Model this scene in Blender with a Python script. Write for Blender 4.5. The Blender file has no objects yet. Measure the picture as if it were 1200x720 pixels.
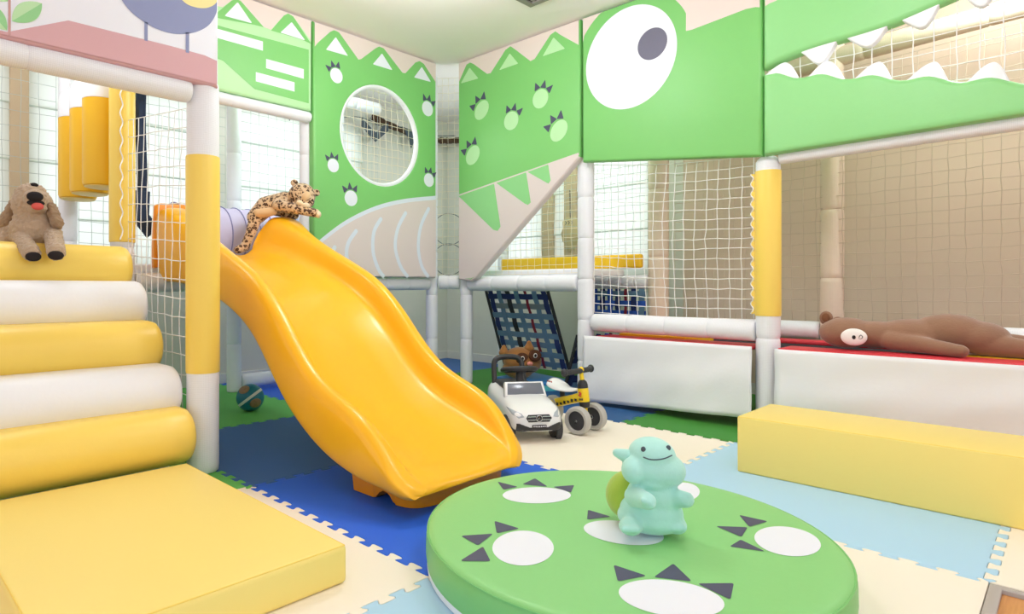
import bpy, bmesh, math, random
from mathutils import Vector, Matrix, Quaternion, noise
random.seed(7)
PI = math.pi
SC = bpy.context.scene
COL = SC.collection

# ---------------------------------------------------------------- camera model (metres, image 1200 x 720)
CF, CX, CY, CH, YAW = 723.9, 509.8, 335.65, 0.769, 0.80502
cc, ss = math.cos(YAW), math.sin(YAW)

def ray(px, py):
    a = (px - CX) / CF
    return Vector((cc + ss*a, ss - cc*a, (CY - py)/CF))
def onX(px, py, v):
    r = ray(px, py); t = v/r.x
    return Vector((0, 0, CH)) + t*r
def onY(px, py, v):
    r = ray(px, py); t = v/r.y
    return Vector((0, 0, CH)) + t*r
def dep(px, py, d):
    return Vector((0, 0, CH)) + d*ray(px, py)

# ---------------------------------------------------------------- materials
def lin(h):
    if isinstance(h, str):
        h = h.lstrip('#'); c = [int(h[i:i+2], 16)/255 for i in (0, 2, 4)]
    else: c = h
    return tuple(x/12.92 if x <= .04045 else ((x+.055)/1.055)**2.4 for x in c) + (1,)

def new_mat(name):
    m = bpy.data.materials.new(name); m.use_nodes = True
    nt = m.node_tree
    return m, nt, nt.nodes['Principled BSDF']

def mat(name, col, rough=.5, spec=.5, bump=0, bscale=200, metal=0, coat=0, var=0, vscale=6, sheen=0):
    m, nt, b = new_mat(name)
    b.inputs['Base Color'].default_value = lin(col)
    b.inputs['Roughness'].default_value = rough
    b.inputs['Specular IOR Level'].default_value = spec
    b.inputs['Metallic'].default_value = metal
    b.inputs['Coat Weight'].default_value = coat
    b.inputs['Coat Roughness'].default_value = .08
    b.inputs['Sheen Weight'].default_value = sheen
    N, L = nt.nodes, nt.links
    tc = N.new('ShaderNodeTexCoord')
    if var:
        n = N.new('ShaderNodeTexNoise'); n.inputs['Scale'].default_value = vscale; n.inputs['Detail'].default_value = 5
        L.new(tc.outputs['Object'], n.inputs['Vector'])
        mx = N.new('ShaderNodeMix'); mx.data_type = 'RGBA'
        c = lin(col)
        mx.inputs['A'].default_value = tuple(min(1, x*(1-var)) for x in c[:3]) + (1,)
        mx.inputs['B'].default_value = tuple(min(1, x*(1+var)) for x in c[:3]) + (1,)
        L.new(n.outputs['Fac'], mx.inputs['Factor']); L.new(mx.outputs['Result'], b.inputs['Base Color'])
    if bump:
        n2 = N.new('ShaderNodeTexNoise'); n2.inputs['Scale'].default_value = bscale; n2.inputs['Detail'].default_value = 3
        L.new(tc.outputs['Object'], n2.inputs['Vector'])
        bp = N.new('ShaderNodeBump'); bp.inputs['Strength'].default_value = bump; bp.inputs['Distance'].default_value = .004
        L.new(n2.outputs['Fac'], bp.inputs['Height']); L.new(bp.outputs['Normal'], b.inputs['Normal'])
    return m

def grid_fabric(name, col, rough=.55, scale=160):
    """foam sleeve of white ripstop cloth: fine square weave"""
    m, nt, b = new_mat(name); N, L = nt.nodes, nt.links
    b.inputs['Roughness'].default_value = rough
    b.inputs['Specular IOR Level'].default_value = .3
    tc = N.new('ShaderNodeTexCoord')
    br = N.new('ShaderNodeTexBrick'); br.offset = 0
    br.inputs['Scale'].default_value = scale/4
    br.inputs['Brick Width'].default_value = .25; br.inputs['Row Height'].default_value = .25
    br.inputs['Mortar Size'].default_value = .03
    c = lin(col)
    br.inputs['Color1'].default_value = c; br.inputs['Color2'].default_value = c
    br.inputs['Mortar'].default_value = tuple(x*.9 for x in c[:3]) + (1,)
    L.new(tc.outputs['UV'], br.inputs['Vector'])
    L.new(br.outputs['Color'], b.inputs['Base Color'])
    n2 = N.new('ShaderNodeTexNoise'); n2.inputs['Scale'].default_value = 24; n2.inputs['Detail'].default_value = 3
    L.new(tc.outputs['Object'], n2.inputs['Vector'])
    bp = N.new('ShaderNodeBump'); bp.inputs['Strength'].default_value = .25; bp.inputs['Distance'].default_value = .01
    L.new(n2.outputs['Fac'], bp.inputs['Height']); L.new(bp.outputs['Normal'], b.inputs['Normal'])
    return m

def spotted(name):
    m, nt, b = new_mat(name); N, L = nt.nodes, nt.links
    tc = N.new('ShaderNodeTexCoord')
    v = N.new('ShaderNodeTexVoronoi'); v.inputs['Scale'].default_value = 50
    v.inputs['Randomness'].default_value = .8
    nz = N.new('ShaderNodeTexNoise'); nz.inputs['Scale'].default_value = 60
    L.new(tc.outputs['Object'], nz.inputs['Vector'])
    ad = N.new('ShaderNodeMix'); ad.data_type = 'VECTOR'; ad.inputs['Factor'].default_value = .03
    L.new(tc.outputs['Object'], ad.inputs['A']); L.new(nz.outputs['Color'], ad.inputs['B'])
    L.new(ad.outputs['Result'], v.inputs['Vector'])
    r = N.new('ShaderNodeValToRGB'); e = r.color_ramp.elements
    e[0].position = .0; e[0].color = lin('#8a5630')
    e[1].position = .16; e[1].color = lin('#4a2d1c')
    for p, c in ((.12, '#6e4528'), (.2, '#43291b'), (.42, '#4a2d1e'), (.49, '#cdab84'), (1, '#dcc3a2')):
        el = e.new(p); el.color = lin(c)
    L.new(v.outputs['Distance'], r.inputs['Fac'])
    L.new(r.outputs['Color'], b.inputs['Base Color'])
    b.inputs['Roughness'].default_value = .9
    b.inputs['Sheen Weight'].default_value = .3
    n2 = N.new('ShaderNodeTexNoise'); n2.inputs['Scale'].default_value = 300
    L.new(tc.outputs['Object'], n2.inputs['Vector'])
    bp = N.new('ShaderNodeBump'); bp.inputs['Strength'].default_value = .5; bp.inputs['Distance'].default_value = .003
    L.new(n2.outputs['Fac'], bp.inputs['Height']); L.new(bp.outputs['Normal'], b.inputs['Normal'])
    return m

def cloth_light(name, col, trans=.5):
    """thin blind cloth: reflects and lets daylight through"""
    m, nt, b = new_mat(name); N, L = nt.nodes, nt.links
    b.inputs['Base Color'].default_value = lin(col); b.inputs['Roughness'].default_value = .9
    b.inputs['Specular IOR Level'].default_value = .1
    t = N.new('ShaderNodeBsdfTranslucent'); t.inputs['Color'].default_value = lin(col)
    mx = N.new('ShaderNodeMixShader'); mx.inputs['Fac'].default_value = trans
    L.new(b.outputs['BSDF'], mx.inputs[1]); L.new(t.outputs['BSDF'], mx.inputs[2])
    L.new(mx.outputs['Shader'], N['Material Output'].inputs['Surface'])
    return m

def wood(name):
    m, nt, b = new_mat(name); N, L = nt.nodes, nt.links
    tc = N.new('ShaderNodeTexCoord'); mp = N.new('ShaderNodeMapping'); mp.inputs['Scale'].default_value = (3, 40, 3)
    n = N.new('ShaderNodeTexNoise'); n.inputs['Scale'].default_value = 3; n.inputs['Detail'].default_value = 6
    L.new(tc.outputs['Object'], mp.inputs['Vector']); L.new(mp.outputs['Vector'], n.inputs['Vector'])
    r = N.new('ShaderNodeValToRGB'); r.color_ramp.elements[0].color = lin('#b9783f'); r.color_ramp.elements[1].color = lin('#e3a566')
    L.new(n.outputs['Fac'], r.inputs['Fac']); L.new(r.outputs['Color'], b.inputs['Base Color'])
    b.inputs['Roughness'].default_value = .45
    return m

M = dict(
    white_sleeve=grid_fabric('white_foam_sleeve', '#eff0f6'),
    warm_lit_peach_sleeve=grid_fabric('warm_lit_peach_foam_sleeve', '#e2cdb9'),  # peach tone; warm wall light put into the colour of white back sleeves
    white_vinyl=mat('white_vinyl', '#f0f1f6', .42, .5, .12, 60),
    white_print=mat('white_print', '#eceef8', .45, .4),
    yellow_vinyl=mat('yellow_vinyl', '#f7d562', .38, .5, .08, 90),
    yellow_light=mat('pale_yellow_vinyl', '#f9df80', .45, .45, .08, 90),
    yellow_deep=mat('deep_yellow_vinyl', '#f2bd1e', .42, .45, .1, 60),
    seam=mat('seam_piping', '#b99a4a', .6),
    green=mat('green_vinyl', '#7ec670', .45, .45, .08, 80),
    green_jaw_lit=mat('lit_green_vinyl', '#8fd288', .45, .45, .08, 80),  # same green vinyl, its brighter lit tone put into the colour
    green_light=mat('pale_green_print', '#b9e6ae', .5, .4),
    green_fang=mat('fang_green_print', '#8fd28a', .5, .4),
    green_pad=mat('pad_green_vinyl', '#8bce7f', .42, .45, .08, 80),
    green_pad_side=mat('pad_side_green_vinyl', '#7cc373', .42, .45, .08, 80),
    pink=mat('dusty_pink_print', '#e7d5cf', .5, .4),
    pink_belly=mat('belly_pink_print', '#e0d3d0', .5, .4),
    mauve=mat('mauve_print', '#d6a8ae', .5, .4),
    claw=mat('claw_print', '#4d4d66', .5, .4),
    pupil=mat('pupil_print', '#6c6a7e', .5, .4),
    blue_rib=mat('rib_print', '#e0e8f5', .5, .4),
    bird=mat('bird_print', '#8e96bd', .5, .4),
    bird_yellow=mat('bird_belly_print', '#f6e7a2', .5, .4),
    leaf_a=mat('leaf_print_pale', '#bfe6b4', .5, .4), leaf_b=mat('leaf_print', '#97d495', .5, .4),
    stem=mat('stem_print', '#c89a98', .5, .4),
    slide=mat('slide_plastic', '#fdba18', .33, .45, 0, coat=.12),
    slide_foot=mat('slide_foot_plastic', '#f69a12', .3, .5),
    ceiling=mat('ceiling_paint', '#faf4f1', .9, .2),
    wall=mat('wall_paint', '#d5d4c9', .85, .2, var=.04),
    wall_tan=mat('tan_wall', '#dac5b2', .8, .2, var=.05, vscale=2),
    trim=mat('tan_jamb', '#c9b394', .7, .3),
    frame=mat('window_frame', '#dcd9d0', .5, .4),
    blind=cloth_light('blind_cloth', '#f2f7f1', .65),
    hem=mat('blind_hem', '#cfdbd2', .8),
    glass=mat('pane', '#e8f2f4', .05, .5),
    net_white=mat('white_cord', '#f6f4f2', .8, .2),
    net_grey=mat('grey_cord', '#b9c2bd', .8, .2),
    net_cream=mat('cream_cord', '#efe3c8', .8, .2),
    net_tan=mat('tan_cord', '#c9b5a2', .8, .2),
    mat_cream=mat('cream_foam', '#f6eddd', .7, .3),
    mat_sky=mat('sky_blue_foam', '#b3d8f0', .7, .3),
    mat_blue=mat('royal_blue_foam', '#2a66de', .6, .35),
    mat_navy=mat('navy_blue_foam', '#3a66a6', .6, .35),
    mat_deep=mat('deep_blue_foam', '#25588f', .6, .35),
    mat_green=mat('green_foam', '#67bd5d', .65, .3),
    mat_dkgreen=mat('grass_green_foam', '#3f8a33', .65, .3),
    tile_side=mat('tile_side_grey', '#b3aaa6', .5),
    wood=wood('wooden_floor'),
    black=mat('black_plastic', '#2c2c30', .45, .5),
    dark=mat('dark_rubber', '#3c3c40', .6, .4),
    grey_tyre=mat('grey_tyre', '#b9b6b1', .6, .4),
    car_white=mat('white_car_plastic', '#f0f0f2', .2, .5, coat=.4),
    chrome=mat('chrome', '#c9ccd0', .2, .5, metal=1),
    windshield=mat('windscreen', '#6e7480', .15, .6),
    lampglass=mat('headlamp_lens', '#aeb6bf', .15, .6),
    bike_yellow=mat('bike_yellow_paint', '#f3cf1f', .3, .5),
    red_print=mat('red_print', '#c4402f', .5),
    red=mat('red_vinyl', '#d3303e', .45, .45, .1, 60),
    jump=mat('jump_bed', '#34343a', .8, .2),
    bear=mat('brown_plush', '#916c56', .95, .1, .35, 90, var=.14, vscale=14, sheen=.35),
    bear_in=mat('brown_plush_dark', '#7d543e', .95, .1, .35, 90),
    dog=mat('curly_beige_plush', '#b9a087', .95, .1, 1.0, 130, var=.16, vscale=60, sheen=.3),
    dog_dark=mat('beige_plush_ear', '#a08468', .95, .1, 1.0, 130, var=.16, vscale=60, sheen=.3),
    plush_black=mat('black_plush', '#2a2526', .8, .2, .4, 200),
    tongue=mat('red_felt', '#d8615a', .9, .1),
    leopard=spotted('leopard_print_plush'),
    leopard_tan=mat('tan_plush', '#dfbd92', .95, .1, .4, 200, sheen=.3),
    leopard_cream=mat('cream_plush', '#f0dcbc', .95, .1, .4, 200, sheen=.3),
    teal=mat('mint_plush', '#afe4db', .9, .15, .25, 110, var=.05, vscale=20, sheen=.4),
    teal_light=mat('pale_mint_plush', '#c9ece6', .9, .15, .3, 110, sheen=.4),
    stitch=mat('dark_stitch', '#4a5560', .8),
    raccoon=mat('rust_plush', '#a2703f', .95, .1, .4, 120, var=.12, vscale=30, sheen=.3),
    raccoon_dark=mat('dark_brown_plush', '#5d3d2c', .95, .1, .4, 120),
    pink_nose=mat('pink_felt', '#e2907f', .9),
    eye_white=mat('white_felt', '#eeeae6', .8),
    ball=mat('teal_ball', '#1f7c94', .4, .5, var=.25, vscale=18),
    ball_white=mat('ball_band', '#e6e8e2', .5), ball_brown=mat('ball_print', '#a07f60', .5, var=.4, vscale=60),
    strap_navy=mat('navy_strap', '#1d2f66', .7), strap_blue=mat('slate_blue_strap', '#5e7f9c', .7),
    strap_bright=mat('blue_strap', '#2456b8', .6), strap_black=mat('black_strap', '#25282d', .7),
    strap_red=mat('maroon_strap', '#7d2036', .7), strap_grey=mat('grey_strap', '#6f7f88', .7),
    pad_blue=mat('blue_pad', '#2f7fc4', .4), pad_cyan=mat('cyan_pad_side', '#5cc9cf', .45),
    lavender=mat('lavender_cloth', '#cbc6e6', .6, .3, .2, 30), lavender_rib=mat('tunnel_rib', '#8f8fc2', .6),
    navy_cloth=mat('navy_cloth', '#36425c', .8, .2, .2, 100, var=.2, vscale=50),
    garland=mat('dark_brown_garland', '#4b3a2c', .8, .2, .5, 120, var=.4, vscale=80),
    leaf_card=mat('dry_leaf_card', '#c8b58c', .8),
    vent=mat('vent_grey', '#8d8680', .5), vent_dark=mat('vent_dark', '#3a3432', .7),
    flag=mat('navy_flag', '#44505c', .7),
)

# ---------------------------------------------------------------- object helpers
def tag(o, label=None, cat=None, group=None, kind=None):
    if label: o['label'] = label
    if cat: o['category'] = cat
    if group: o['group'] = group
    if kind: o['kind'] = kind
    return o

def thing(name, label, cat, loc=(0, 0, 0), rz=0, group=None):
    o = bpy.data.objects.new(name, None); COL.objects.link(o)
    o.empty_display_size = .05
    o.location = loc; o.rotation_euler = (0, 0, rz)
    return tag(o, label, cat, group)

def wm(o):
    m = Matrix.Identity(4)
    while o is not None:
        m = (Matrix.Translation(o.location) @ o.rotation_euler.to_matrix().to_4x4()) @ m
        o = o.parent
    return m

def obj(name, bm, mats, parent=None, local=False, smooth=True, recalc=True, angle=40, label=None, kind=None, subsurf=0):
    """link a bmesh as ONE mesh object; world coordinates unless local"""
    if recalc: bmesh.ops.recalc_face_normals(bm, faces=bm.faces)
    if parent is not None and not local:
        bm.transform(wm(parent).inverted())
    me = bpy.data.meshes.new(name)
    bm.to_mesh(me); bm.free()
    if not isinstance(mats, (list, tuple)): mats = [mats]
    for m in mats: me.materials.append(M[m] if isinstance(m, str) else m)
    if smooth:
        at = me.attributes.get('flat')
        fl = [d.value for d in at.data] if at else [0]*len(me.polygons)
        me.polygons.foreach_set('use_smooth', [not (q or p.loop_total > 4) for p, q in zip(me.polygons, fl)])
        if angle: me.set_sharp_from_angle(angle=math.radians(angle))
    o = bpy.data.objects.new(name, me); COL.objects.link(o)
    o.parent = parent
    if label: o['label'] = label
    if kind: o['kind'] = kind
    if subsurf:
        md = o.modifiers.new('smooth', 'SUBSURF'); md.levels = subsurf; md.render_levels = subsurf
    return o

def structure(name, bm, mats, parent=None, **k):
    o = obj(name, bm, mats, parent, **k)
    if parent is None: o['kind'] = 'structure'
    return o

def NB(): return bmesh.new()

def setmat(bm, faces, i):
    for f in faces: f.material_index = i

def frame_z(d):
    d = Vector(d).normalized()
    return d.to_track_quat('Z', 'Y').to_matrix().to_4x4()

def rbox(bm, lo, hi, r=.01, mi=0, seg=3, T=None):
    lo, hi = Vector(lo), Vector(hi)
    g = bmesh.ops.create_cube(bm, size=1)
    vs = g['verts']
    bmesh.ops.scale(bm, vec=hi-lo, verts=vs); bmesh.ops.translate(bm, vec=(lo+hi)/2, verts=vs)
    n0 = set(bm.faces) - set(f for v in vs for f in v.link_faces)
    if r > 0:
        es = list({e for v in vs for e in v.link_edges})
        bmesh.ops.bevel(bm, geom=es, offset=r, segments=seg, profile=.5, affect='EDGES')
    fs = [f for f in bm.faces if f not in n0]
    setmat(bm, fs, mi)
    if T is not None:
        bmesh.ops.transform(bm, matrix=T, verts=list({v for f in fs for v in f.verts}))
    return fs

def lathe(bm, prof, segs=24, T=None, mi=0, mis=None, caps=True, uv=False):
    """profile of (radius, z); mis gives the material of each band"""
    rings = []
    for r, z in prof:
        rings.append([bm.verts.new((r*math.cos(2*PI*i/segs), r*math.sin(2*PI*i/segs), z)) for i in range(segs)])
    fs = []
    uvl = bm.loops.layers.uv.verify() if uv else None
    for k in range(len(rings)-1):
        for i in range(segs):
            j = (i+1) % segs
            f = bm.faces.new((rings[k][i], rings[k][j], rings[k+1][j], rings[k+1][i]))
            f.material_index = mis[k] if mis else mi
            fs.append(f)
            if uv:
                R = max(prof[k][0], .04)
                u0, u1 = 2*PI*R*i/segs, 2*PI*R*(i+1)/segs
                for lp, (u, v) in zip(f.loops, ((u0, prof[k][1]), (u1, prof[k][1]), (u1, prof[k+1][1]), (u0, prof[k+1][1]))):
                    lp[uvl].uv = (u, v)
    if caps:
        if prof[0][0] > 1e-5:
            f = bm.faces.new(rings[0][::-1]); f.material_index = mis[0] if mis else mi
        if prof[-1][0] > 1e-5:
            f = bm.faces.new(rings[-1]); f.material_index = mis[-1] if mis else mi
    vs = [v for rg in rings for v in rg]
    if T is not None: bmesh.ops.transform(bm, matrix=T, verts=vs)
    return vs

def sweep(bm, pts, r, segs=8, mi=0, cap=True, closed=False, flat=1.0):
    pts = [Vector(p) for p in pts]; n = len(pts)
    rr = r if isinstance(r, (list, tuple)) else [r]*n
    tans = []
    for i in range(n):
        a = pts[i-1] if (i > 0 or closed) else pts[i]
        b = pts[(i+1) % n] if (i < n-1 or closed) else pts[i]
        t = (b-a); tans.append(t.normalized() if t.length > 1e-9 else Vector((0, 0, 1)))
    up = Vector((0, 0, 1)) if abs(tans[0].z) < .9 else Vector((1, 0, 0))
    nrm = (up - tans[0]*up.dot(tans[0])).normalized()
    rings = []
    for i in range(n):
        if i:
            q = tans[i-1].rotation_difference(tans[i]); nrm = q @ nrm
            nrm = (nrm - tans[i]*nrm.dot(tans[i])).normalized()
        bn = tans[i].cross(nrm)
        rings.append([bm.verts.new(pts[i] + rr[i]*(math.cos(2*PI*k/segs)*nrm*flat + math.sin(2*PI*k/segs)*bn)) for k in range(segs)])
    m = n if closed else n-1
    for i in range(m):
        A, B = rings[i], rings[(i+1) % n]
        for k in range(segs):
            j = (k+1) % segs
            f = bm.faces.new((A[k], A[j], B[j], B[k])); f.material_index = mi
    if cap and not closed:
        for rg, rev in ((rings[0], True), (rings[-1], False)):
            f = bm.faces.new(rg[::-1] if rev else rg); f.material_index = mi
    return rings

def ellipsoid(bm, c, rad, T=None, mi=0, u=24, v=14):
    mt = Matrix.Translation(Vector(c)) @ (T if T is not None else Matrix.Identity(4)) @ Matrix.Diagonal((rad[0], rad[1], rad[2], 1))
    g = bmesh.ops.create_uvsphere(bm, u_segments=u, v_segments=v, radius=1, matrix=mt)
    setmat(bm, {f for w in g['verts'] for f in w.link_faces}, mi)

def capsule(bm, a, b, ra, rb, segs=16, mi=0):
    a, b = Vector(a), Vector(b); d = b-a; L = d.length
    prof = [(max(1e-4, ra*math.cos(t)), ra*math.sin(t)) for t in [-PI/2+.001+i*(PI/2)/6 for i in range(7)]]
    prof += [(rb*math.cos(t), L+rb*math.sin(t)) for t in [i*(PI/2-.001)/6 for i in range(7)]]
    lathe(bm, prof, segs, Matrix.Translation(a) @ frame_z(d), mi)

def blob(name, bm, mats, parent, voxel=.006, smooth=8, factor=.6, label=None, curl=0):
    """several overlapping rounded volumes fused into one continuous skin"""
    bm.transform(wm(parent).inverted()) if parent is not None else None
    me = bpy.data.meshes.new(name + '_raw'); bm.to_mesh(me); bm.free()
    t = bpy.data.objects.new('tmp', me); COL.objects.link(t)
    r = t.modifiers.new('r', 'REMESH'); r.mode = 'VOXEL'; r.voxel_size = voxel
    s = t.modifiers.new('s', 'SMOOTH'); s.iterations = smooth; s.factor = factor
    dg = bpy.context.evaluated_depsgraph_get()
    nm = bpy.data.meshes.new_from_object(t.evaluated_get(dg)); nm.name = name
    bpy.data.objects.remove(t); bpy.data.meshes.remove(me)
    if curl:
        ns = [v.normal.copy() for v in nm.vertices]
        for v, n in zip(nm.vertices, ns): v.co += n*curl*(noise.noise(v.co*95) + .5*noise.noise(v.co*190))
    nm.materials.clear()
    for m in (mats if isinstance(mats, (list, tuple)) else [mats]): nm.materials.append(M[m])
    nm.polygons.foreach_set('use_smooth', [True]*len(nm.polygons))
    o = bpy.data.objects.new(name, nm); COL.objects.link(o); o.parent = parent
    if label: o['label'] = label
    return o

# ---- flat 2D helpers -------------------------------------------------------
def area2(p): return sum(p[i][0]*p[(i+1) % len(p)][1] - p[(i+1) % len(p)][0]*p[i][1] for i in range(len(p)))/2
def ccw(p): return list(p) if area2(p) > 0 else list(p)[::-1]
def inset(p, d):
    """move a ccw outline inward by d (mitred)"""
    n = len(p); out = []
    for i in range(n):
        a, b, c = Vector(p[i-1]), Vector(p[i]), Vector(p[(i+1) % n])
        e1 = (b-a); e2 = (c-b)
        if e1.length < 1e-9 or e2.length < 1e-9: out.append(tuple(b)); continue
        n1 = Vector((-e1.y, e1.x)).normalized(); n2 = Vector((-e2.y, e2.x)).normalized()
        m = n1+n2
        if m.length < 1e-6: out.append(tuple(b)); continue
        m.normalize(); k = d/max(.35, m.dot(n1))
        out.append((b.x+m.x*k, b.y+m.y*k))
    return out

def puffy(bm, loop, to3d, t, r=.015, mi=0, seg=4, hole=None, back=True, core=None):
    """padded board: outline extruded by t with a rounded front edge; optional hole loop"""
    def rings(lp, sgn):
        lp = ccw(lp)
        res = [[bm.verts.new(to3d(u, v, t)) for u, v in lp]]
        for k in range(seg+1):
            a = PI/2*k/seg
            q = inset(lp, sgn*r*(1-math.cos(a))); w = r*(1-math.sin(a))
            res.append([bm.verts.new(to3d(u, v, w)) for u, v in q])
        n = len(lp)
        for A, B in zip(res[:-1], res[1:]):
            for i in range(n):
                j = (i+1) % n
                f = bm.faces.new((A[i], A[j], B[j], B[i])); f.material_index = mi
        return res
    R = rings(loop, 1)
    if core is not None:
        # clean grid in the middle, a narrow triangulated band out to the toothed outline
        x0, x1, y0, y1 = core; N = 12; fl = bm.faces.layers.int.new('flat')
        G = [[bm.verts.new(to3d(x0+(x1-x0)*i/N, y0+(y1-y0)*j/N, 0)) for j in range(N+1)] for i in range(N+1)]
        for i in range(N):
            for j in range(N): f = bm.faces.new((G[i][j], G[i+1][j], G[i+1][j+1], G[i][j+1])); f[fl] = 1; f.material_index = mi
        ring = [G[i][0] for i in range(N)] + [G[N][j] for j in range(N)] + [G[i][N] for i in range(N, 0, -1)] + [G[0][j] for j in range(N, 0, -1)]
        es = []
        for lp in (R[-1], ring):
            for i in range(len(lp)): es.append(bm.edges.get((lp[i], lp[(i+1) % len(lp)])) or bm.edges.new((lp[i], lp[(i+1) % len(lp)])))
        g = bmesh.ops.triangle_fill(bm, use_beauty=True, use_dissolve=False, edges=es)
        for f in g['geom']:
            if isinstance(f, bmesh.types.BMFace): f[fl] = 1; f.material_index = mi
        bm.faces.new(R[0][::-1])
    elif hole is None:
        f = bm.faces.new(R[-1]); f.material_index = mi
        if back: f = bm.faces.new(R[0][::-1]); f.material_index = mi
    else:
        H = rings(hole, -1); fl = bm.faces.layers.int.new('flat')
        for a, b in ((R[-1], H[-1]), (R[0], H[0])):
            es = []
            for lp in (a, b):
                for i in range(len(lp)):
                    e = bm.edges.get((lp[i], lp[(i+1) % len(lp)])) or bm.edges.new((lp[i], lp[(i+1) % len(lp)]))
                    es.append(e)
            g = bmesh.ops.triangle_fill(bm, use_beauty=True, use_dissolve=False, edges=es)
            for f in g['geom']:
                if isinstance(f, bmesh.types.BMFace): f.material_index = mi; f[fl] = 1

def decal(bm, loop, to3d, layer, mi):
    f = bm.faces.new([bm.verts.new(to3d(u, v, -.0007*layer)) for u, v in ccw(loop)])
    f.material_index = mi

def circle2(cx, cy, r, n=48, ry=None, rot=0):
    ry = ry or r
    out = []
    for i in range(n):
        a = 2*PI*i/n; x, y = r*math.cos(a), ry*math.sin(a)
        out.append((cx + x*math.cos(rot)-y*math.sin(rot), cy + x*math.sin(rot)+y*math.cos(rot)))
    return out

def stroke(pts, w, n=10):
    """a rounded 2D brush stroke along pts"""
    pts = [Vector(p) for p in pts]; L, R = [], []
    for i, p in enumerate(pts):
        t = (pts[min(i+1, len(pts)-1)] - pts[max(i-1, 0)]).normalized(); nn = Vector((-t.y, t.x))
        L.append(tuple(p+nn*w/2)); R.append(tuple(p-nn*w/2))
    t0 = (pts[0]-pts[1]).normalized(); a0 = math.atan2(t0.y, t0.x)
    cap = [tuple(pts[0] + Vector((math.cos(a0+PI/2*s), math.sin(a0+PI/2*s)))*w/2) for s in [.75, .4, 0, -.4, -.75]]
    return L + R[::-1] + cap

def bez(p, n=20):
    """Catmull-Rom through 2D/3D points"""
    p = [Vector(q) for q in p]; out = []
    for i in range(len(p)-1):
        a = p[max(i-1, 0)]; b = p[i]; c = p[i+1]; d = p[min(i+2, len(p)-1)]
        for k in range(n):
            t = k/n
            out.append(.5*((2*b) + (c-a)*t + (2*a-5*b+4*c-d)*t*t + (3*b-a-3*c+d)*t**3))
    out.append(p[-1])
    return out

def tri_round(p, r=.18, n=3):
    """triangle with softened corners"""
    out = []
    c = [Vector(q) for q in p]
    for i in range(len(c)):
        a, b, d = c[i-1], c[i], c[(i+1) % len(c)]
        s = b + (a-b)*r; e = b + (d-b)*r
        for k in range(n+1):
            t = k/n
            out.append(tuple((1-t)**2*s + 2*t*(1-t)*b + t*t*e))
    return out

WORLD, EXPO = 1.3, -0.17
DAY = (20, 13)
FILL_LIGHTS = [(.6, .3, 10), (2.1, .6, 25), (2.1, 2.2, 35), (.0, -1.2, 12), (3.95, .2, 25), (3.9, 2.8, 20), (2.6, 3.9, 18), (.6, 3.5, 14)]

# ================================================================= SETTING
XW, YW, ZC = 4.62, 4.62, 2.5
bm = NB(); rbox(bm, (-2.5, -2.5, -.08), (XW+.1, YW+.1, 0), 0); structure('floor', bm, 'wood', smooth=False)
bm = NB(); rbox(bm, (-2.5, -2.5, ZC), (XW+.1, YW+.1, ZC+.08), 0); structure('ceiling', bm, 'ceiling', smooth=False)

def wall_with_holes(name, axis, pos, a0, a1, holes, m, z1=ZC):
    """wall slab in strips around rectangular window openings (a0,a1,z0,z1)"""
    bm = NB()
    def box(u0, u1, z0, z1_):
        if u1-u0 < 1e-4 or z1_-z0 < 1e-4: return
        if axis == 'Y': rbox(bm, (u0, pos, z0), (u1, pos+.1, z1_), 0)
        else: rbox(bm, (pos, u0, z0), (pos+.1, u1, z1_), 0)
    u = a0
    for h in sorted(holes):
        box(u, h[0], 0, z1); box(h[0], h[1], 0, h[2]); box(h[0], h[1], h[3], z1); u = h[1]
    box(u, a1, 0, z1)
    return structure(name, bm, m, smooth=False)

WB = [(-.7, .74, .88, 2.2), (.86, 2.02, .88, 2.2), (2.16, 3.44, .88, 2.2)]
WR = [(2.3, 3.0, .88, 2.25), (3.1, 3.24, .88, 2.25), (3.34, 4.35, .88, 2.25)]
wall_with_holes('wall_back', 'Y', YW, -2.5, XW+.1, WB, 'wall')
wall_with_holes('wall_right', 'X', XW, 2.08, YW, WR, 'wall')
bm = NB(); rbox(bm, (XW, -2.5, 0), (XW+.1, 2.08, ZC), 0); structure('wall_right_tan', bm, 'wall_tan', smooth=False)['label'] = 'tan wall behind the trampoline'
bm = NB(); rbox(bm, (-2.5, YW-.015, 0), (XW, YW, .09), .004); structure('baseboard_back', bm, 'frame', smooth=False)
bm = NB(); rbox(bm, (XW-.015, -2.5, 0), (XW, YW-.016, .09), .004); structure('baseboard_right', bm, 'frame', smooth=False)

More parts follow.
